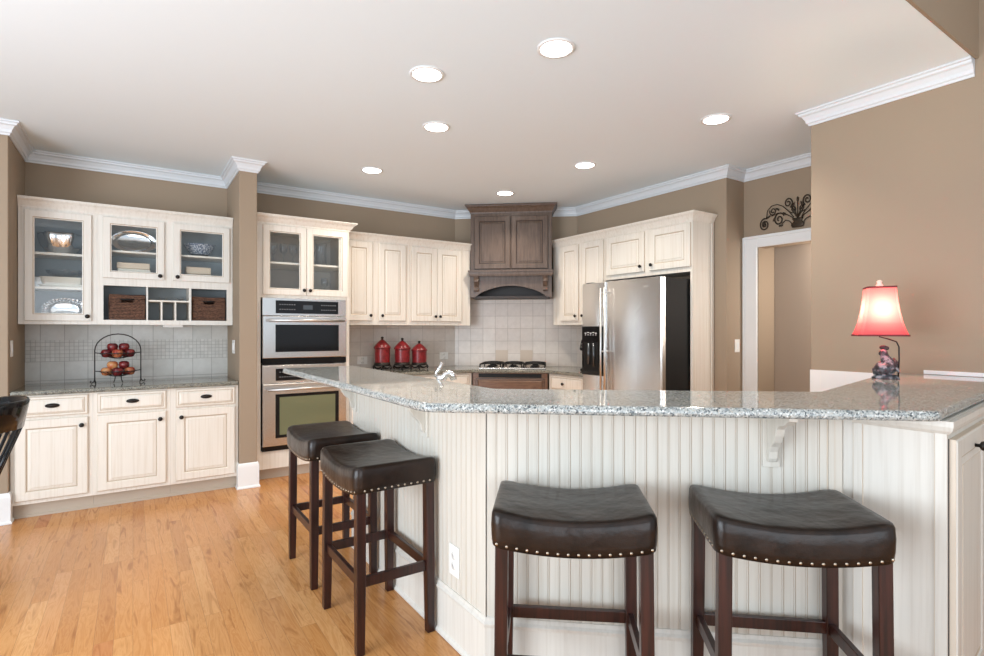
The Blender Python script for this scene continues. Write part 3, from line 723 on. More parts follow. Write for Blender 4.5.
# -------- the bar (peninsula)
ZT, ZU = 1.095, 1.062
def arc_corner(p, a, b, r, n=6):
    """points rounding the corner p between neighbours a and b"""
    p, a, b = Vector(p), Vector(a), Vector(b); u = (a - p).normalized(); v = (b - p).normalized()
    ang = u.angle(v); L = r / math.tan(ang / 2); s = p + u * L; e_ = p + v * L
    c = p + (u + v).normalized() * (r / math.sin(ang / 2)); out = []
    a0 = math.atan2(s.y - c.y, s.x - c.x); a1 = math.atan2(e_.y - c.y, e_.x - c.x)
    while a1 - a0 > PI: a1 -= 2 * PI
    while a1 - a0 < -PI: a1 += 2 * PI
    for i in range(n + 1):
        q = a0 + (a1 - a0) * i / n; out.append((c.x + r * math.cos(q), c.y + r * math.sin(q)))
    return out
raw = [(0.817, 3.705), (0.817, 1.6455), (2.043, 0.600), (3.724, 0.780), (3.724, 1.320), (3.148, 1.235), (2.305, 1.075), (1.283, 1.895), (1.310, 3.705)]
rad = [0.02, 0.10, 0.04, 0, 0, 0.05, 0.06, 0.04, 0.02]
poly = []
for i, p in enumerate(raw):
    if rad[i]: poly += arc_corner(p, raw[i - 1], raw[(i + 1) % len(raw)], rad[i])
    else: poly.append(p)
counter('bar_countertop', poly, ZU, ZT, 'long angled raised granite bar top above the beadboard panels', bevel=0.013)

pk = (1.152, 1.757)                                   # corner of the panels
fdv = Vector((0.755, -0.656)).normalized(); fnv = Vector((fdv.y, -fdv.x))   # front panel direction; fnv points to the room
FROT = math.atan2(fdv.y, fdv.x)
P2 = (2.124, 0.606); P1 = (2.124, 0.876)
t = thing('breakfast_bar', 'cream beadboard breakfast bar wall below the raised granite top', 'bar', (1.145, 1.752, 0))
lx, ly = 1.145, 1.752
def rel(pts): return [(x - lx, y - ly) for x, y in pts]
pe = (pk[0] + fdv.x * 1.285, pk[1] + fdv.y * 1.285)      # right end of the front panel
core = [(1.154, 3.28), (1.154, 1.760), (pe[0] + 0.002, pe[1] + 0.002), (pe[0] + 0.10, pe[1] + 0.10), (1.275, 1.81), (1.275, 3.28)]
MB().prism(rel(core), 0, ZU - 0.003).build('body', M_WHITECAB, t)
def bead(length, z0, z1):
    """beadboard sheet: x 0..length, front face at y=0 looking to -y; grooves modelled"""
    mb = MB(); p = 0.0405; pts = []; x = 0.0; mi = []
    sec = []
    while x + p <= length + 1e-6:
        sec += [(x, -0.006, 0), (x + p - 0.0085, -0.006, 0), (x + p - 0.0078, -0.0038, 1), (x + p - 0.0070, -0.006, 0), (x + p - 0.0026, -0.006, 0), (x + p - 0.0014, -0.0025, 1)]
        x += p
    sec.append((length, -0.006, 0))
    for i in range(len(sec) - 1):
        a, b = sec[i], sec[i + 1]
        g = 1 if (a[2] or b[2]) else 0
        mb.add([(a[0], a[1], z0), (b[0], b[1], z0), (b[0], b[1], z1), (a[0], a[1], z1)], [(0, 1, 2, 3)], g)
    mb.box((0, 0.0, z0), (length, 0.002, z1), 0)
    return mb
b1 = bead(3.28 - 1.757, 0.205, ZU - 0.003).build('beadboard', [M_BEAD, M_GLAZE2], t); b1.location = (pk[0] - lx, 3.28 - ly, 0); b1.rotation_euler.z = -PI / 2
b2 = bead(1.286, 0.205, ZU - 0.003).build('beadboard', [M_BEAD, M_GLAZE2], t); b2.rotation_euler.z = FROT; b2.location = (pk[0] - lx, pk[1] - ly, 0)
bb = [(0, 0.001), (0.026, 0.001), (0.026, 0.010), (0.017, 0.020), (0.015, 0.022), (0.015, 0.188), (0.020, 0.192), (0.022, 0.203), (0.014, 0.212), (0.010, 0.226), (0, 0.226)]
mb = MB(); sweep(mb, bb, rel([(1.152, 3.28), pk, (pk[0] + fdv.x * 1.255, pk[1] + fdv.y * 1.255)])); mb.build('baseboard', M_WHITECAB, t)
mb = MB(); sweep(mb, [(0, ZU - 0.022), (0.010, ZU - 0.020), (0.016, ZU - 0.008), (0.016, ZU - 0.002), (0, ZU - 0.002)], rel([(1.146, 3.28), (1.146, 1.755), (pk[0] - 0.004 + fdv.x * 1.27, pk[1] - 0.004 + fdv.y * 1.27)])); mb.build('top_molding', M_BEAD, t)
mb = MB()    # corner bead strip and end stile
mb.prism(rel([(1.147, 1.754), (1.147, 1.785), (1.141, 1.785), (1.1405, 1.752)]), 0.226, ZU - 0.02)
mb.build('corner_bead', M_BEAD, t, 0.002); mb = MB()
for s0, s1, off in ((1.243, 1.288, 0.012),):
    a = Vector(pk) + fdv * s0; b = Vector(pk) + fdv * s1
    mb.prism(rel([tuple(a), tuple(b), tuple(b + fnv * off), tuple(a + fnv * off)]), 0.226, ZU - 0.02)
for s0, s1 in ((1.2385, 1.2425), (1.262, 1.264)):
    a = Vector(pk) + fdv * s0; b = Vector(pk) + fdv * s1
    off = 0.008 if s0 < 1.25 else 0.0125
    mb.prism(rel([tuple(a), tuple(b), tuple(b + fnv * off), tuple(a + fnv * off)]), 0.226, ZU - 0.022, 1)
mb.build('end_stile', [M_BEAD, M_GLAZE2], t)
# corbels: local x = outwards from the panel
def corbel(lab, base, outv, name='corbel'):
    rot = math.atan2(outv[1], outv[0])
    r = MB().box((0, -0.028, 0.845), (0.012, 0.030, ZU - 0.004)).build('corbel', M_BEAD, t, 0.002)
    prof = [(0.012, 0.865), (0.022, 0.866), (0.030, 0.880), (0.034, 0.905), (0.046, 0.925), (0.070, 0.945), (0.088, 0.972), (0.098, 0.998), (0.120, 1.012), (0.160, 1.020), (0.185, 1.035), (0.200, 1.040), (0.200, ZU - 0.004), (0.012, ZU - 0.004)]
    c = MB().extr(prof, 'y', -0.015, 0.015).build('bracket', M_BEAD, r, 0.003)
    r.location = (base[0] - lx, base[1] - ly, 0); r.rotation_euler.z = rot
    return r
corbel('', (1.146, 2.27), (-1, 0)); corbel('', (1.146, 3.235), (-1, 0))
q = Vector(pk) + fdv * 1.045 + fnv * 0.006; corbel('', tuple(q), tuple(fnv))
# outlets on the bar
def plate(label, loc, rotz, w_=0.070, h=0.115, kind='outlet', gang=1, group=None):
    o = thing({'outlet': 'electrical_outlet', 'switch': 'light_switch'}[kind], label, kind, loc, rotz, group)
    MB().box((-w_ / 2, -0.006, -h / 2), (w_ / 2, 0, h / 2)).build('plate', M_PLATE, o, 0.002)
    for g in range(gang):
        gx = (g - (gang - 1) / 2) * 0.045
        if kind == 'outlet':
            for s in (-1, 1):
                s_ = MB().lathe([(0.016, 0), (0.016, 0.002), (0.001, 0.0022)], 16, 0, Matrix.Translation((gx, -0.006, s * 0.022)) @ Matrix.Rotation(PI / 2, 4, 'X')).build('socket', M_PLATE, o)
                MB().box((gx - 0.007, -0.0088, s * 0.022 - 0.004), (gx - 0.005, -0.008, s * 0.022 + 0.005)).box((gx + 0.005, -0.0088, s * 0.022 - 0.004), (gx + 0.007, -0.008, s * 0.022 + 0.005)).build('slots', M_LINER, s_)
        else:
            MB().box((gx - 0.014, -0.009, -0.030), (gx + 0.014, -0.005, 0.030)).build('rocker', M_TRIM, o, 0.001)
    return o
plate('white outlet on the side of the bar next to the nearer left stool', (1.1455, 1.998, 0.358), -PI / 2, 0.080, 0.130)
plate('white light switch on the tan wall left of the doorway', (4.53, 2.7995, 1.207), 0, kind='switch')
plate('white light switch on the left inner wall of the nook', (-0.7195, 5.075, 1.215), PI / 2, kind='switch')
plate('white switch pair on the right inner wall of the nook', (0.7495, 5.27, 1.20), -PI / 2, 0.115, 0.12, kind='switch', gang=2)
plate('white outlet on the tile backsplash left of the cooktop', (3.09, YB - 0.0105, 1.045), 0, 0.115, 0.085, kind='outlet')
plate('white outlet on the tile behind the leftmost red canister', (2.08, YB - 0.0105, 1.02), 0, 0.115, 0.085, kind='outlet')
plate('white outlet on the front beadboard beneath the right corbel', (pk[0] + fdv.x * 1.015 + fnv.x * 0.0075, pk[1] + fdv.y * 1.015 + fnv.y * 0.0075, 0.76), FROT, 0.075, 0.12) if False else None

# end cabinet of the bar
ed = Vector((0.994, 0.1075)).normalized()
t = thing('bar_end_cabinet', 'cream end cabinet with a panelled door at the right end of the bar', 'cabinet', (P2[0], P2[1], 0), math.atan2(ed.y, ed.x))
Ti = Matrix.Rotation(-math.atan2(ed.y, ed.x), 4, 'Z')
def loc2(p): v_ = Ti @ Vector((p[0] - P2[0], p[1] - P2[1], 0)); return (v_.x, v_.y)
body = [(0, 0), (1.58, 0), loc2((3.70, 1.20)), loc2((2.35, 0.99)), loc2((2.124, 0.918))]
MB().prism(body, 0.0, ZU - 0.003).build('body', M_WHITECAB, t)
# side panel frame stiles and top moulding
mb = MB()
for a, b in ((0.0, 0.030), (0.235, 0.262)):
    A, B = loc2((2.124 - 0.0, P2[1] + a)), loc2((2.124, P2[1] + b)); A2, B2 = loc2((2.118, P2[1] + a)), loc2((2.118, P2[1] + b))
    mb.prism([A, B, B2, A2], 0.0, 1.018)
for a in (0.0305, 0.234, 0.2625):
    mb.prism([loc2((2.124, P2[1] + a)), loc2((2.124, P2[1] + a + 0.002)), loc2((2.1185, P2[1] + a + 0.002)), loc2((2.1185, P2[1] + a))], 0.0, 1.014, 1)
mb.build('side_stile', [M_WHITECAB, M_GLAZE2], t)
MB().box((0.008, -0.002, 0.11), (0.0145, 0.0, 1.0)).build('painted_gap_shade', M_WOOD2, t)  # dark strip painting in the shade of the gap beside the door
mb = MB(); sweep(mb, [(0, 1.014), (0.006, 1.016), (0.014, 1.026), (0.018, 1.040), (0.018, ZU - 0.004), (0, ZU - 0.004)], [loc2((2.124, 0.872)), (0, 0), (1.57, 0)]); mb.build('top_molding', M_WHITECAB, t)
for a, b, kx in ((0.016, 0.51, 0.43), (0.53, 1.02, 0.67)):
    mb = panel_door(a, b, 0.12, 0.998, t=0.022, rail=0.060)
    # arched ridge lines on the raised panel
    d = mb.build('door', [M_WHITECAB, M_GLAZE, M_GLAZE2], t); knob(d, 0.30 if a < 0.1 else kx, 0.945, -0.022)

# kitchen-side sink cabinets and counter of the bar
t = tag(MB().prism([(1.277, 3.26), (1.277, 1.93), (2.33, 1.09), (3.70, 1.26), (3.70, 1.75), (2.55, 1.72), (1.90, 2.24), (1.90, 3.26)], 0.0, 0.880).build('sink_cabinet', M_CREAM), 'cream sink base cabinet behind the raised bar', 'cabinet')
counter('sink_countertop', [(1.277, 3.28), (1.277, 1.93), (2.33, 1.085), (3.722, 1.245), (3.722, 1.775), (2.53, 1.745), (1.92, 2.26), (1.92, 3.28)], 0.881, 0.918, 'lower granite counter behind the raised bar holding the faucet')

# faucet
t = thing('kitchen_faucet', 'bright chrome kitchen faucet behind the left part of the bar', 'faucet', (1.43, 2.66, 0.918))
MB().lathe([(0.032, 0.0005), (0.032, 0.012), (0.022, 0.02), (0.020, 0.14), (0.023, 0.145), (0.023, 0.165), (0.012, 0.175), (0.001, 0.176)], 18).build('base', M_CHROME, t)
mb = MB(); mb.tube([(0.0, 0, 0.11), (0.008, -0.010, 0.150), (0.022, -0.022, 0.178), (0.040, -0.032, 0.186), (0.056, -0.042, 0.172), (0.060, -0.046, 0.148)], [0.018, 0.018, 0.018, 0.020, 0.022, 0.018], 12); mb.build('spout', M_CHROME, t)
mb = MB(); mb.tube([(-0.02, 0.02, 0.165), (-0.018, 0.016, 0.185), (0.0, 0.008, 0.215), (0.014, 0.0, 0.245)], [0.010, 0.009, 0.009, 0.013], 10); mb.build('lever', M_CHROME, t)

# -------- bar stools (local: x width 0.48 (saddle direction), y depth, origin on the floor)
SW, SD, SZ = 0.505, 0.378, 0.790
SB = SZ - 0.122
def rrect(a, b, r, n=7):
    out = []
    for cx_, cy_, s in ((a - r, -b + r, -PI / 2), (a - r, b - r, 0), (-a + r, b - r, PI / 2), (-a + r, -b + r, PI)):
        for i in range(n + 1):
            q = s + PI / 2 * i / n; out.append((cx_ + r * math.cos(q), cy_ + r * math.sin(q)))
    # resample long sides so the saddle curve shows
    res = []; L = len(out)
    for i in range(L):
        p, q = out[i], out[(i + 1) % L]; d = math.hypot(q[0] - p[0], q[1] - p[1]); k = max(1, int(d / 0.03))
        for j in range(k): res.append((p[0] + (q[0] - p[0]) * j / k, p[1] + (q[1] - p[1]) * j / k))
    return res
def saddle(x, amp): u = x / (SW / 2); return -amp * (1 - min(1, abs(u)) ** 2.0)
def seat_mesh():
    a, b = SW / 2, SD / 2; mb = MB(); rings = []
    lay = [(0.012, 0.0, .026), (0.0, 0.002, .026), (-0.003, 0.030, .026), (-0.004, 0.065, .027), (-0.002, 0.098, .029), (0.002, 0.109, .031), (0.009, 0.114, .032), (0.026, 0.117, .033), (0.048, 0.118, .034), (0.075, 0.120, .034)]
    for ins, h, amp in lay:
        pts = rrect(a - ins, b - ins, max(0.006, 0.038 - ins * 0.25)) if False else None
        base = rrect(a, b, 0.035)
        rx, ry = (a - ins) / a, (b - ins) / b
        rings.append([(x * rx, y * ry, SB + h + saddle(x * rx, amp)) for x, y in base])
    for q in (0.82, 0.64, 0.46, 0.28, 0.12, 0.01):
        rings.append([(x * rx * q, y * ry * q, SB + 0.120 + 0.002 * (1 - q) + saddle(x * rx * q, .034)) for x, y in base])
    mb.loops(rings, 0, True, True)
    return mb
def make_stool():
    t = thing('bar_stool', 'x', 'stool', (0, 0, 0), 0, 'leather saddle bar stools at the bar')
    seat_mesh().build('seat', M_LEATHER, t)
    legx, legy = 0.222, 0.158; lw = 0.020
    for sx in (-1, 1):
        for sy in (-1, 1):
            rings = []
            for z, wd, ox in ((0.0, lw * 0.86, 0.006), (0.30, lw, 0.003), (0.672, lw, 0.0)):
                cx_, cy_ = sx * (legx + ox), sy * (legy + ox * 0.6)
                rings.append([(cx_ - wd, cy_ - wd, z), (cx_ + wd, cy_ - wd, z), (cx_ + wd, cy_ + wd, z), (cx_ - wd, cy_ + wd, z)])
            MB().loops(rings, 0).build('leg', M_MAHOG, t, 0.003)
    for sy in (-1, 1): MB().box((-legx, sy * legy - 0.010, 0.274), (legx, sy * legy + 0.010, 0.316)).build('stretcher', M_MAHOG, t, 0.002)
    for sx in (-1, 1): MB().box((sx * legx - 0.010, -legy, 0.274), (sx * legx + 0.010, legy, 0.316)).build('stretcher', M_MAHOG, t, 0.002)
    # nail heads
    nm = MB().lathe([(0.0050, 0), (0.0045, 0.0018), (0.0028, 0.003), (0.0003, 0.0034)], 10)
    first = None
    def put(x, y, rot):
        nonlocal first
        if first is None: first = nm.build('nailhead', M_NAIL, t); o = first
        else: o = first.copy(); C.objects.link(o); o.parent = t
        o.location = (x, y, SB + 0.013 + saddle(x, 0.026)); o.rotation_euler = rot
    n = 16
    for i in range(n):
        x = -SW / 2 + 0.016 + (SW - 0.032) * i / (n - 1)
        put(x, -SD / 2 - 0.0008 + (0.004 if i in (0, n - 1) else 0), (PI / 2, 0, 0)); put(x, SD / 2 + 0.0008 - (0.004 if i in (0, n - 1) else 0), (-PI / 2, 0, 0))
    n = 11
    for i in range(n):
        y = -SD / 2 + 0.04 + (SD - 0.08) * i / (n - 1)
        put(SW / 2 + 0.0008, y, (0, PI / 2, 0)); put(-SW / 2 - 0.0008, y, (0, -PI / 2, 0))
    return t
s0 = make_stool()
stools = [((0.944, 3.065), PI / 2, 'dark leather saddle bar stool farthest from the camera, nearest the wall oven'),
          ((0.942, 2.380), PI / 2, 'dark leather saddle bar stool on the left of the bar, nearer of the left pair'),
          ((1.240, 1.372), math.radians(-39.5), 'dark leather saddle bar stool left of the two at the bar front'),
          ((1.774, 0.942), math.radians(-41.5), 'dark leather saddle bar stool, rightmost of the four, by the bar end cabinet')]
for i, (p, r, lab) in enumerate(stools):
    o = s0 if i == 0 else dup(s0)
    o.location = (p[0], p[1], 0); o.rotation_euler.z = r; o['label'] = lab

# -------- spindle chair at the left edge
t = thing('dining_chair', 'glossy black chair with curved top rail cut off by the left edge', 'chair', (-0.78, 3.56, 0), PI / 2)   # faces local +y = world -x
def arcpt(a, r, z, yo=0): return (r * math.sin(a), -0.20 * 0 + yo - r * 0.62 * math.cos(a), z)
rings = []
for i in range(15):
    a = -1.15 + 2.3 * i / 14
    ri = []
    for (dr, z) in ((0, 0.860), (0.012, 0.858), (0.024, 0.925), (0.036, 0.990), (0.030, 1.000), (0.018, 0.994), (0.008, 0.93)):
        rr = 0.27 + dr
        end = 0.35 * max(0, abs(a) - 0.8)
        ri.append((rr * math.sin(a), -0.055 - rr * 0.95 * math.cos(a), z + (0.05 * end if z < 0.9 else -0.10 * end)))
    rings.append(ri)
MB().loops(rings, 0, True, True).build('top_rail', M_BLACK, t)
for a in (-0.85, -0.5, -0.17, 0.17, 0.5, 0.85):
    MB().tube([(0.277 * math.sin(a), -0.055 - 0.263 * math.cos(a), 0.87), (0.17 * math.sin(a), 0.04 - 0.20 * math.cos(a), 0.452)], [0.007, 0.009], 8).build('spindle', M_BLACK, t)
mb = MB(); mb.loops([[(x * s, y * s + 0.02, z) for x, y in rrect(0.21, 0.20, 0.10)] for s, z in ((0.90, 0.415), (1.0, 0.430), (1.0, 0.448), (0.96, 0.457), (0.6, 0.450))], 0, True, True); mb.build('seat', M_BLACK, t)
for sx in (-1, 1):
    MB().tube([(sx * 0.13, -0.12, 0.42), (sx * 0.19, -0.19, 0.0)], [0.017, 0.012], 10).build('leg', M_BLACK, t)
    MB().tube([(sx * 0.14, 0.16, 0.42), (sx * 0.19, 0.21, 0.0)], [0.017, 0.012], 10).build('leg', M_BLACK, t)
MB().tube([(-0.165, -0.16, 0.18), (-0.17, 0.18, 0.18)], 0.008, 8).build('stretcher', M_BLACK, t)
MB().tube([(0.165, -0.16, 0.18), (0.17, 0.18, 0.18)], 0.008, 8).build('stretcher', M_BLACK, t)

# -------- recessed lights
LTS = [((1.398, 2.76), 'recessed light at the upper left of the near pair'), ((1.827, 2.134), 'recessed light nearest the camera, the largest in view'),
       ((1.815, 3.434), 'recessed light in the middle of the left row'), ((1.815, 4.685), 'recessed light at the far left, over the oven side'),
       ((3.295, 4.678), 'recessed light just in front of the hood'), ((3.328, 3.495), 'recessed light in the middle of the right row'),
       ((3.361, 2.232), 'recessed light farthest right, toward the doorway')]
first = None
for (x, y), lab in LTS:
    if first is None:
        first = r = thing('recessed_light', 'x', 'ceiling light', (0, 0, 0), 0, 'recessed ceiling lights')
        MB().lathe([(0.098, -0.0005), (0.097, -0.006), (0.082, -0.008), (0.079, -0.003), (0.079, -0.0005)], 32).build('trim_ring', M_TRIM, r)
        MB().lathe([(0.0785, -0.0010), (0.0785, -0.005), (0.04, -0.007), (0.001, -0.0075)], 32).build('bulb', M_LAMPDISC, r)
    else: r = dup(first)
    r.location = (x * 0.9864, y * 0.9864, ZC); r['label'] = 'lit ' + lab
    l = bpy.data.lights.new('downlight', 'SPOT'); l.energy = 36; l.spot_size = math.radians(130); l.spot_blend = 0.8; l.color = (1.0, 0.88, 0.74); l.shadow_soft_size = 0.07
    lo = bpy.data.objects.new('downlight', l); C.objects.link(lo); lo.location = (x * 0.9864, y * 0.9864, ZC - 0.03)

# -------- table lamp on the bar
t = thing('table_lamp', 'rooster table lamp with a lit red square shade on the bar', 'lamp', (3.215, 1.170, ZT), math.radians(-70.6))
mb = MB()
# rooster: rounded body with raised tail, neck and head
rings = []
spine = [(-0.052, 0.055, 0.012), (-0.045, 0.050, 0.030), (-0.022, 0.048, 0.042), (0.0, 0.050, 0.045), (0.018, 0.062, 0.040), (0.010, 0.088, 0.028), (-0.002, 0.108, 0.021), (-0.006, 0.124, 0.018), (-0.008, 0.138, 0.017), (-0.010, 0.150, 0.010)]
mb.lathe([(0.058, 0.0005), (0.060, 0.006), (0.052, 0.014), (0.046, 0.022)], 20, T=Matrix.Diagonal((1, 0.7, 1, 1)))
mb.tube([(x, 0, z) for x, z, r_ in spine], [r_ for x, z, r_ in spine], 14)
for k in range(7):
    a = 0.2 + k * 0.16
    mb.tube([(-0.0 + 0.02, (k - 3) * 0.005, 0.045), (0.045, (k - 3) * 0.006, 0.05 + 0.03 * a), (0.056 - 0.004 * k, (k - 3) * 0.006, 0.035 + 0.012 * k)], [0.014, 0.012, 0.004], 8)
mb.ball((0.0, -0.030, 0.055), 0.03, 12, 8, sc=(1.2, 0.45, 0.8))
b = mb.build('rooster_base', M_ROOSTER, t)
mb = MB(); mb.ball((-0.008, 0, 0.160), 0.013, 10, 6, sc=(1.4, 0.4, 0.9)); mb.ball((0.006, 0, 0.157), 0.010, 10, 6, sc=(1.0, 0.4, 1)); mb.ball((-0.024, 0, 0.130), 0.008, 8, 6, sc=(0.6, 0.5, 1.3)); mb.build('comb', M_ROOSTERH, b)
mb = MB(); mb.tube([(0.052, 0.0, 0.005), (0.056, 0, 0.10), (0.055, 0, 0.165), (0.045, 0, 0.190), (0.01, 0, 0.205), (-0.025, 0, 0.215), (-0.025, 0, 0.26)], 0.0035, 8); mb.build('rod', M_BRONZE, t)
MB().ball((-0.025, 0, 0.300), 0.028, 14, 10).build('bulb', emis('lit_bulb', (1, 0.82, 0.6), 4), t)
def sq(hw, z, ch=0.16):
    c = hw * ch; p = [(hw - c, -hw), (hw, -hw + c), (hw, hw - c), (hw - c, hw), (-hw + c, hw), (-hw, hw - c), (-hw, -hw + c), (-hw + c, -hw)]
    return [(x, y, z) for x, y in p]
sh = [(0.107, 0.222), (0.098, 0.245), (0.086, 0.285), (0.076, 0.335), (0.069, 0.385), (0.064, 0.435), (0.062, 0.468)]
SR = Matrix.Translation((-0.025, 0, 0)) @ Matrix.Rotation(math.radians(102), 4, 'Z')
mb = MB(); mb.loops([sq(hw, z) for hw, z in sh], 0, False, False, SR); o = mb.build('lamp_shade', M_SHADE, t)
mb = MB()
for hw, z in ((0.107, 0.222), (0.062, 0.468)):
    r0 = sq(hw + 0.0015, z - 0.004); mb.loops([sq(hw - 0.001, z - 0.004), sq(hw + 0.0018, z - 0.004), sq(hw + 0.0015, z + 0.005), sq(hw - 0.002, z + 0.005), sq(hw - 0.001, z - 0.004)], 0, False, T=SR)
    mb.build('shade_braid', M_SHADETRIM, o); mb = MB()
MB().lathe([(0.004, 0.44), (0.004, 0.468), (0.014, 0.470), (0.016, 0.480), (0.010, 0.492), (0.013, 0.502), (0.006, 0.508), (0.001, 0.509)], 14, T=Matrix.Translation((-0.025, 0, 0))).build('finial', M_IVORY, t)
mb = MB(); [mb.tube([(-0.025, 0, 0.464), (-0.025 + 0.06 * math.cos(a + 0.2), 0.06 * math.sin(a + 0.2), 0.464)], 0.0015, 6) for a in (0, PI / 2, PI, 1.5 * PI)]; mb.tube([(-0.025, 0, 0.26), (0.012, 0, 0.33), (0.005, 0, 0.40), (-0.025, 0, 0.464)], 0.0015, 6); mb.build('harp', M_BRONZE, t)
l = bpy.data.lights.new('lamp_glow', 'POINT'); l.energy = 9; l.color = (1.0, 0.80, 0.52); l.shadow_soft_size = 0.03
lo = bpy.data.objects.new('lamp_glow', l); C.objects.link(lo); lo.location = (3.215 - 0.0083, 1.170 + 0.0236, ZT + 0.345)

# -------- red canisters
can = [((2.235, 5.47), 1.0, 'tallest red canister, leftmost of the three by the backsplash'), ((2.455, 5.44), 0.96, 'middle red canister between the tallest and the shortest'), ((2.66, 5.44), 0.86, 'shortest red canister, nearest the cooktop')]
for (x, y), s, lab in can:
    t = thing('canister', lab, 'canister', (x, y, 0.9185), 0.3, 'red canisters with black tops')
    r = 0.083
    MB().lathe([(r * 0.93, 0.058 * s), (r * 0.95, 0.07 * s), (r * 0.98, 0.14 * s), (r, 0.225 * s), (r * 1.01, 0.235 * s)], 28).build('jar', M_RED, t)
    ld = MB().lathe([(r * 1.07, 0.232 * s), (r * 1.10, 0.24 * s), (r * 1.07, 0.25 * s), (r * 0.85, 0.275 * s), (r * 0.45, 0.310 * s), (r * 0.18, 0.328 * s)], 28).build('lid', M_RED, t)
    MB().lathe([(0.016, 0.326 * s), (0.010, 0.336 * s), (0.018, 0.346 * s), (0.012, 0.358 * s), (0.001, 0.362 * s)], 14).build('knob', M_IRON, ld)
    mb = MB(); mb.lathe([(r * 1.02, 0.048 * s), (r * 1.05, 0.055 * s), (r * 0.99, 0.085 * s), (r * 0.96, 0.085 * s), (r * 0.96, 0.048 * s)], 28)
    for k in range(4):
        a = k * PI / 2 + 0.78
        mb.tube([(r * math.cos(a), r * math.sin(a), 0.055 * s), (1.16 * r * math.cos(a), 1.16 * r * math.sin(a), 0.03 * s), (1.05 * r * math.cos(a), 1.05 * r * math.sin(a), 0.006)], [0.008, 0.009, 0.007], 8)
        a2 = a + PI / 2
        mb.tube([(r * (math.cos(a) * (1 - u) + math.cos(a2) * u) * 1.1, r * (math.sin(a) * (1 - u) + math.sin(a2) * u) * 1.1, (0.018 + 0.026 * abs(2 * u - 1) ** 2) * s) for u in [i / 8 for i in range(9)]], 0.006, 6)
    mb.build('iron_stand', M_IRON, t)

# -------- coffee maker by the fridge
t = thing('coffee_maker', 'slim black coffee maker on the counter against the refrigerator side', 'appliance', (4.02, 4.13, 0.9185), -PI / 2 + 0.35)
MB().box((-0.08, -0.10, 0.0), (0.08, 0.12, 0.03)).box((-0.075, 0.03, 0.03), (0.075, 0.12, 0.27)).build('body', M_BLACKM, t, 0.010)
MB().extr([(-0.12, 0.235), (-0.10, 0.215), (0.12, 0.215), (0.12, 0.34), (0.02, 0.355), (-0.08, 0.33)], 'x', -0.078, 0.078).build('brew_head', M_BLACK, t, 0.010)
MB().tube([(-0.05, -0.115, 0.285), (0.05, -0.115, 0.285)], 0.010, 10).build('handle', M_CHROME, t)
MB().lathe([(0.045, 0.031), (0.050, 0.05), (0.050, 0.14), (0.045, 0.15)], 20, T=Matrix.Translation((0, -0.035, 0))).build('carafe', M_DISC, t)

# -------- wall art above the doorway (scrolls with an urn)
t = thing('metal_wall_art', 'bronze scroll metal wall art with an urn above the doorway', 'wall art', (4.632, 2.318, 2.200), -PI / 2)
def spiral(cx_, cz_, r0, r1, a0, turns, n=36):
    return [(cx_ + (r0 + (r1 - r0) * i / n) * math.cos(a0 + turns * 2 * PI * i / n), 0, cz_ + (r0 + (r1 - r0) * i / n) * math.sin(a0 + turns * 2 * PI * i / n)) for i in range(n + 1)]
for sgn in (-1, 1):
    mb = MB(); S = Matrix.Diagonal((sgn * 0.82, 1, 1.02, 1))
    mb.tube(spiral(-0.345, 0.075, 0.055, 0.010, PI * 0.35, 1.9), 0.0060, 6, T=S)
    mb.tube(spiral(-0.190, 0.100, 0.058, 0.010, PI * 0.15, 1.6), 0.0060, 6, T=S)
    mb.tube(spiral(-0.095, 0.225, 0.045, 0.008, -PI * 0.35, 1.6), 0.0060, 6, T=S)
    mb.tube([(-0.325, 0, 0.125), (-0.315, 0, 0.19), (-0.27, 0, 0.225), (-0.21, 0, 0.23), (-0.15, 0, 0.205), (-0.09, 0, 0.155), (-0.04, 0, 0.10)], 0.004, 6, T=S)
    mb.tube([(-0.27, 0, 0.14), (-0.20, 0, 0.155), (-0.13, 0, 0.14), (-0.07, 0, 0.11), (-0.035, 0, 0.085)], 0.004, 6, T=S)
    mb.tube(spiral(-0.255, 0.178, 0.036, 0.008, PI * 0.9, 1.5), 0.005, 6, T=S)
    mb.tube(spiral(-0.045, 0.165, 0.032, 0.006, PI * 1.2, 1.4), 0.0045, 6, T=S)
    mb.tube([(-0.16, 0, 0.06), (-0.12, 0, 0.085), (-0.08, 0, 0.07), (-0.05, 0, 0.04)], 0.004, 6, T=S)
    mb.tube([(-0.06, 0, 0.19), (-0.03, 0, 0.15), (-0.015, 0, 0.10)], 0.004, 6, T=S)
    mb.build('scroll', M_ARTMETAL, t)
    for lx_, lz_, an in ((-0.205, 0.188, -0.5), (-0.30, 0.135, 0.5), (-0.13, 0.14, -0.6), (-0.17, 0.045, 0.1), (-0.24, 0.11, 1.0), (-0.04, 0.20, 1.2), (-0.345, 0.085, 1.2)):
        T = S @ Matrix.Translation((lx_, -0.003, lz_)) @ Matrix.Rotation(-an, 4, 'Y') @ Matrix.Diagonal((1, 0.18, 0.36, 1))
        MB().ball((0, 0, 0), 0.024, 10, 6, T=T).build('leaf', M_ARTMETAL, t)
mb = MB()
mb.lathe([(0.030, 0.085), (0.048, 0.09), (0.040, 0.075), (0.034, 0.062), (0.050, 0.050), (0.056, 0.036), (0.050, 0.022), (0.044, 0.012), (0.020, 0.010)], 16, T=Matrix.Diagonal((1, 0.14, 1, 1)) )
mb.build('urn', M_ARTMETAL, t)
mb = MB(); mb.tube([(0, 0, 0.08), (0, 0, 0.24)], 0.004, 6)
for k in range(-2, 3): mb.tube([(0, 0, 0.09), (0.02 * k, 0, 0.15), (0.026 * k, 0, 0.19)], 0.0035, 6)
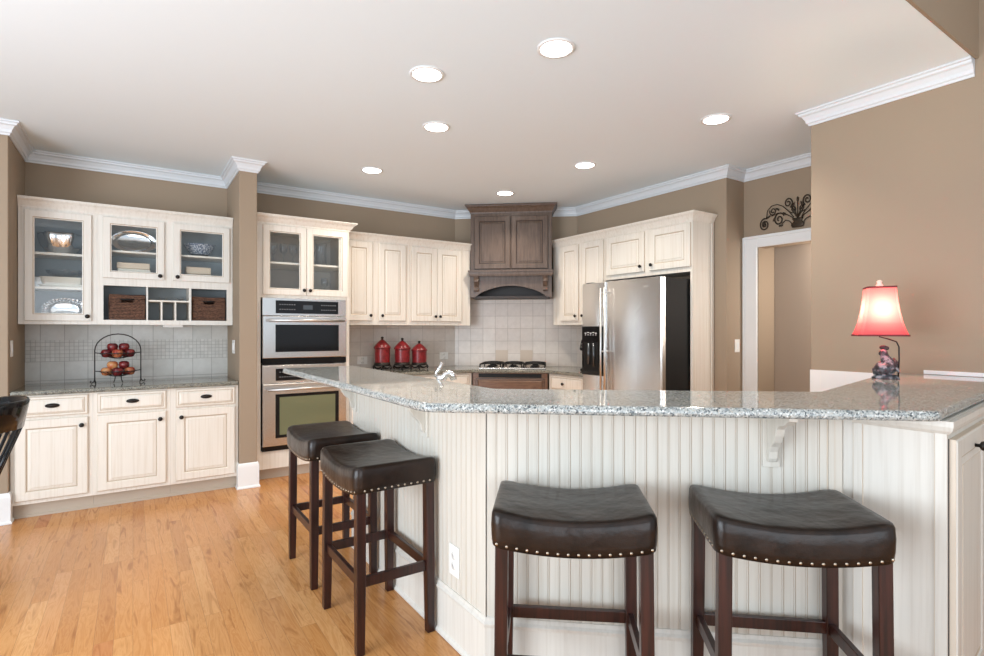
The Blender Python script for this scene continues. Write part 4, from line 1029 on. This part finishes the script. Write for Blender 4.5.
mb.ball((0, 0, 0.245), 0.018, 10, 6, sc=(0.5, 0.3, 1.3)); mb.build('stem', M_ARTMETAL, t)

# -------- fruit stand in the nook
t = thing('fruit_stand', 'black wire two tier fruit stand on the nook counter', 'fruit stand', (-0.100, 5.36, 0.9155))
SWd = 0.155
mb = MB()
arch = [(-SWd, 0, 0.02)] + [(-SWd, 0, 0.02 + 0.245 * i / 6) for i in range(1, 7)] + [(-SWd * math.cos(PI * i / 14), 0, 0.265 + 0.135 * math.sin(PI * i / 14)) for i in range(1, 14)] + [(SWd, 0, 0.265 - 0.245 * i / 6) for i in range(0, 7)]
mb.tube(arch, 0.0045, 8)
for s in (-1, 1):
    mb.tube([(s * SWd, 0, 0.03), (s * (SWd + 0.006), 0, 0.015), (s * (SWd + 0.022), 0, 0.006), (s * (SWd + 0.030), 0, 0.016), (s * (SWd + 0.022), 0, 0.024)], 0.0045, 8)
    for q in (-1, 1): mb.tube([(s * SWd, 0, 0.03), (s * (SWd - 0.006), q * 0.03, 0.005)], 0.004, 6)
mb.build('wire_frame', M_IRON, t)
tiers = (0.245, 0.098)
for zt in tiers:
    mb = MB(); R_ = 0.125
    mb.tube([(R_ * math.cos(2 * PI * i / 32), R_ * math.sin(2 * PI * i / 32), zt) for i in range(32)], 0.004, 6, closed=True)
    for k in range(10):
        a = 2 * PI * k / 20
        mb.tube([(R_ * math.cos(a) * c_, R_ * math.sin(a) * c_, zt - 0.045 * (1 - c_ * c_)) for c_ in [1 - i / 6 for i in range(13)]], 0.0025, 5)
    for s in (-1, 1): mb.tube([(s * R_, 0, zt), (s * SWd, 0, zt + 0.004)], 0.004, 6)
    mb.build('basket', M_IRON, t)
mb = MB()
for s in (-1, 1): mb.tube([(s * 0.02, 0, 0.055), (s * 0.022, -0.01, 0.03), (s * 0.030, -0.02, 0.004)], 0.004, 6)
mb.build('foot', M_IRON, t)
apos = [(tiers[0], [(-0.078, -0.005, 0), (-0.004, -0.066, 1), (0.078, -0.005, 0), (-0.030, 0.066, 0), (0.052, 0.070, 0)], [(-0.038, 0.000, 0), (0.040, 0.004, 0)]),
        (tiers[1], [(-0.078, -0.010, 2), (-0.004, -0.066, 0), (0.078, -0.005, 1), (-0.030, 0.066, 1), (0.052, 0.070, 0)], [(-0.038, 0.000, 2), (0.040, 0.004, 0)])]
AM = [M_APPLE, M_APPLE2, M_APPLE3]
AN = ['dark red', 'red and yellow', 'golden orange']
apm = None
WH = {0: ['left edge', 'front middle', 'right edge', 'back', 'front right', 'top left', 'top right']}
for ti, (zt, low, high) in enumerate(apos):
    for j, (ax, ay, am) in enumerate(low + high):
        z = (zt - 0.004 if j < 5 else zt + 0.046)
        mb = MB(); prof = [(0.002, -0.026), (0.012, -0.031), (0.028, -0.026), (0.037, -0.006), (0.0385, 0.008), (0.033, 0.026), (0.020, 0.034), (0.007, 0.031), (0.001, 0.025)]
        r = thing('apple', '%s apple at the %s of the %s basket of the fruit stand' % (AN[am], WH[0][j], ('upper', 'lower')[ti]), 'apple', (ax - 0.100, 5.36 + ay, 0.9155 + z), random.random() * 6, 'apples in the fruit stand')
        mb.lathe(prof, 18).build('flesh', AM[am], r)
        MB().tube([(0, 0, 0.022), (0.002, 0.001, 0.036)], 0.0015, 6).build('stem', M_IRON, r)

# -------- baskets and tableware in the nook cabinets
def basket(label, x, w_, h, z=1.4302):
    t = thing('wicker_basket', label, 'basket', (x, 5.345, z), 0, 'brown wicker baskets in the cubbies')
    mb = MB(); D = 0.26; k = 0.012
    hw = w_ / 2
    # walls with a handle slot in the front
    mb.box((-hw, 0, 0.0), (hw, D, 0.012)); mb.box((-hw, D - k, 0.012), (hw, D, h)); mb.box((-hw, k, 0.012), (-hw + k, D - k, h)); mb.box((hw - k, k, 0.012), (hw, D - k, h))
    sl = (h * 0.70, h * 0.84)
    mb.box((-hw, 0, 0.012), (hw, k, sl[0])); mb.box((-hw, 0, sl[1]), (hw, k, h)); mb.box((-hw, 0, sl[0]), (-0.04, k, sl[1])); mb.box((0.04, 0, sl[0]), (hw, k, sl[1]))
    mb.build('woven_body', M_WICKER, t, 0.004)
    MB().tube([(-hw + 0.004, 0.004, h), (hw - 0.004, 0.004, h), (hw - 0.004, D - 0.004, h), (-hw + 0.004, D - 0.004, h)], 0.006, 8, closed=True).build('rim', M_WICKER, t)
    MB().tube([(-0.045, -0.004, sl[1] - 0.002), (-0.038, -0.008, sl[1] - 0.004), (0.038, -0.008, sl[1] - 0.004), (0.045, -0.004, sl[1] - 0.002)], 0.005, 8).build('handle', M_BLACKM, t)
basket('brown wicker basket in the left cubby', -0.038, 0.245, 0.205)
basket('brown wicker basket in the right cubby', 0.560, 0.255, 0.205)

def bowl_lathe(r, h, th=0.004):
    out = [(r * 0.35, 0.0), (r * 0.38, 0.004)]; n = 8
    for i in range(1, n + 1): u = i / n; out.append((r * (0.38 + 0.62 * math.sin(u * PI / 2)), 0.004 + (h - 0.004) * (1 - math.cos(u * PI / 2)) ** 0.9))
    inn = [(a - th, max(b, 0.008)) for a, b in reversed(out[1:])]
    return out + inn + [(0.001, 0.008)]
def fluted(rx, h, n, amp, m, name, label, loc, cat='bowl', tilt=0, sy=1.0):
    mb = MB(); rings = []; seg = n * 6
    pr = bowl_lathe(rx, h)
    for r_, z_ in pr:
        u = (r_ / rx)
        rings.append([(r_ * (1 + amp * u * math.cos(n * 2 * PI * k / seg)) * math.cos(2 * PI * k / seg), sy * r_ * (1 + amp * u * math.cos(n * 2 * PI * k / seg)) * math.sin(2 * PI * k / seg), z_) for k in range(seg)])
    mb.loops(rings, 0, True, True)
    o = mb.build(name, m); o.location = loc; o.rotation_euler = (tilt, 0, 0)
    return tag(o, label, cat)
# cabinet A
fluted(0.140, 0.165, 6, 0.10, M_SILVER, 'silver_bowl', 'wavy rimmed silver bowl on the top shelf behind the tall glass door', (-0.475, 5.50, 1.9485))
o = MB().loops([[(x * s, y * s, z) for x, y in rrect(0.15, 0.10, 0.03)] for s, z in ((0.9, 0), (1.0, 0.015), (1.03, 0.017), (1.03, 0.020), (0.97, 0.020), (0.88, 0.006))], 0, True, False).build('serving_tray', M_PAPER); o.location = (-0.46, 5.48, 1.6833); tag(o, 'pale rectangular serving tray on the middle shelf behind the tall glass door', 'tray')
o = MB().loops([[(x * s, y * s, z) for x, y in rrect(0.14, 0.095, 0.03)] for s, z in ((0.9, 0), (1.0, 0.055), (1.03, 0.057), (1.03, 0.061), (0.97, 0.061), (0.88, 0.006))], 0, True, False).build('baking_dish', M_PEACH if False else M_PAPER); o.location = (-0.46, 5.48, 1.7036); tag(o, 'white baking dish stacked on the pale tray in the tall glass cabinet', 'dish')
fluted(0.115, 0.060, 8, 0.08, M_GLASSWARE, 'glass_bowl', 'low clear glass bowl on top of the stacked white dish', (-0.45, 5.48, 1.7650))
t = thing('pitcher', 'white pitcher with a handle at the left of the middle shelf', 'pitcher', (-0.615, 5.43, 1.6833))
MB().lathe([(0.022, 0), (0.026, 0.004), (0.032, 0.03), (0.030, 0.06), (0.034, 0.075), (0.031, 0.075), (0.026, 0.05), (0.001, 0.01)], 20).build('bowl', M_TRIM, t)
MB().tube([(-0.028, 0, 0.06), (-0.05, 0, 0.058), (-0.052, 0, 0.035), (-0.030, 0, 0.022)], 0.005, 8).build('handle', M_TRIM, t)
def stand_plate(name, label, rx, ry, x, y, z, m, cat, flutes=0, rim=0.25, cm=None):
    """plate leaning upright on the shelf"""
    seg = 96; prof = [(0.02, 0.010), (1 - rim - 0.03, 0.010), (1 - rim, 0.012), (1 - rim + 0.03, 0.020), (0.97, 0.026), (1.0, 0.028), (0.99, 0.024), (1 - rim + 0.04, 0.014), (1 - rim, 0.004), (0.02, 0.002)]
    mb = MB(); rings = []
    for r_, d_ in prof:
        rings.append([(rx * r_ * (1 + (0.035 * math.cos(flutes * 2 * PI * k / seg) if flutes and r_ > 0.8 else 0)) * math.cos(2 * PI * k / seg), d_ * 0 - d_, ry * r_ * (1 + (0.035 * math.cos(flutes * 2 * PI * k / seg) if flutes and r_ > 0.8 else 0)) * math.sin(2 * PI * k / seg)) for k in range(seg)])
    mb.loops(rings, 0, True, True)
    if cm:
        for k in range(34):
            a = 2 * PI * k / 34
            mb.tube([(rx * q * math.cos(a), -0.026 - 0.004 * (q > 0.8), ry * q * math.sin(a)) for q in (0.60, 0.80, 1.02)], [0.003, 0.005, 0.006], 6)
    if cm: t = thing(name, label, cat, (x, y, z)); o = mb.build('plate', m, t); o.location = (0, 0, ry + 0.001)
    else: o = mb.build(name, m); tag(o, label, cat); o.location = (x, y, z + ry * 1.0 + 0.003)
    o.rotation_euler = (-0.16, 0, 0)
    return t if cm else o
t = stand_plate('silver_plate', 'ribbed silver plate with white oval centre behind the tall glass door, bottom shelf', 0.150, 0.095, -0.455, 5.54, 1.412, M_SILVER, 'plate', 24, 0.38, cm=1)
MB().ball((0, 0, 0), 1.0, 20, 10, T=Matrix.Translation((0, -0.03, 0.062)) @ Matrix.Diagonal((0.085, 0.012, 0.030, 1))).build('white_centre', M_TRIM, t)
stand_plate('silver_platter', 'large oval silver platter upright behind the middle glass door', 0.170, 0.098, 0.010, 5.56, 2.000, M_SILVER, 'platter', 0, 0.28)
# blue dish on dark stand
t = thing('china_bowl', 'blue and white china bowl on a dark stand behind the right glass door', 'bowl', (0.500, 5.50, 2.0005))
MB().lathe([(0.05, 0.022), (0.075, 0.03), (0.105, 0.07), (0.125, 0.105), (0.128, 0.115), (0.122, 0.113), (0.100, 0.07), (0.05, 0.035), (0.001, 0.034)], 28).build('bowl', M_BLUEDISH, t)
MB().lathe([(0.072, 0.0), (0.076, 0.004), (0.070, 0.024), (0.060, 0.024), (0.001, 0.022)], 24).build('stand', M_BLACKM, t)
mb = MB(); mb.box((-0.115, -0.09, 0), (0.115, 0.09, 0.058)); o = mb.build('baking_dish', M_PAPER, None, 0.006); o.location = (0.010, 5.46, 1.7985); tag(o, 'flat white dish at the bottom behind the middle glass door', 'dish')
mb = MB(); mb.box((-0.115, -0.085, 0), (0.115, 0.085, 0.050)); o = mb.build('baking_dish', M_PEACH, None, 0.006); o.location = (0.005, 5.46, 1.8575); tag(o, 'peach coloured box dish stacked on the flat white dish', 'dish')
mb = MB(); mb.box((-0.10, -0.085, 0), (0.10, 0.085, 0.040)); o = mb.build('baking_dish', M_PAPER, None, 0.006); o.location = (0.485, 5.46, 1.7985); tag(o, 'thin cream dish at the bottom behind the right glass door', 'dish')
mb = MB(); mb.box((-0.098, -0.08, 0), (0.098, 0.08, 0.064)); o = mb.build('baking_dish', M_PEACH, None, 0.008); o.location = (0.483, 5.46, 1.8395); tag(o, 'tan box dish stacked on the thin cream dish, right glass door', 'dish')
for k, (xx, lab) in enumerate(((0.215, 'clear glass salt dish, left one in the small middle cubby'), (0.335, 'clear glass salt dish, right one in the small middle cubby'))):
    fluted(0.035, 0.028, 6, 0.08, M_GLASSWARE, 'glass_dish', lab, (xx, 5.42, 1.6003), 'dish')
# oven tower glassware
def goblet(label, x, y, z, s=1.0, group=None):
    o = MB().lathe([(0.032 * s, 0), (0.030 * s, 0.003), (0.005 * s, 0.008), (0.004 * s, 0.075 * s), (0.012 * s, 0.085 * s), (0.034 * s, 0.11 * s), (0.038 * s, 0.145 * s), (0.033 * s, 0.185 * s), (0.031 * s, 0.185 * s), (0.035 * s, 0.145 * s), (0.030 * s, 0.112 * s), (0.001, 0.09 * s)], 20).build('wine_glass', M_GLASSWARE)
    o.location = (x, y, z); return tag(o, label, 'wine glass', group)
for i, (xx, yy, s, lab) in enumerate(((1.085, 5.28, 1.0, 'leftmost clear wine glass on the upper shelf of the oven tower'), (1.175, 5.28, 1.0, 'middle clear wine glass on the upper shelf of the oven tower'), (1.262, 5.28, 1.0, 'clear wine glass on the upper shelf beside the centre stile'), (1.45, 5.33, 0.8, 'small clear wine glass behind the right tower door, upper shelf'))):
    goblet(lab, xx, yy, 1.9725, s, 'clear wine glasses in the oven tower')
goblet('clear wine glass behind the right tower door, lower shelf', 1.56, 5.28, 1.6805, 0.95, 'clear wine glasses in the oven tower')
o = MB().lathe([(0.05, 0), (0.055, 0.004), (0.052, 0.20), (0.056, 0.24), (0.053, 0.24), (0.048, 0.20), (0.045, 0.01), (0.001, 0.01)], 24).build('glass_vase', M_GLASSWARE); o.location = (1.56, 5.40, 1.9725); tag(o, 'tall clear glass vase behind the right tower door', 'vase')
fluted(0.115, 0.055, 8, 0.04, M_GLASSWARE, 'glass_bowl', 'wide clear glass bowl behind the left tower door, lower shelf', (1.16, 5.33, 1.6805))
t = thing('cake_stand', 'clear domed cake stand behind the left tower door', 'cake stand', (1.17, 5.40, 1.972)) if False else None
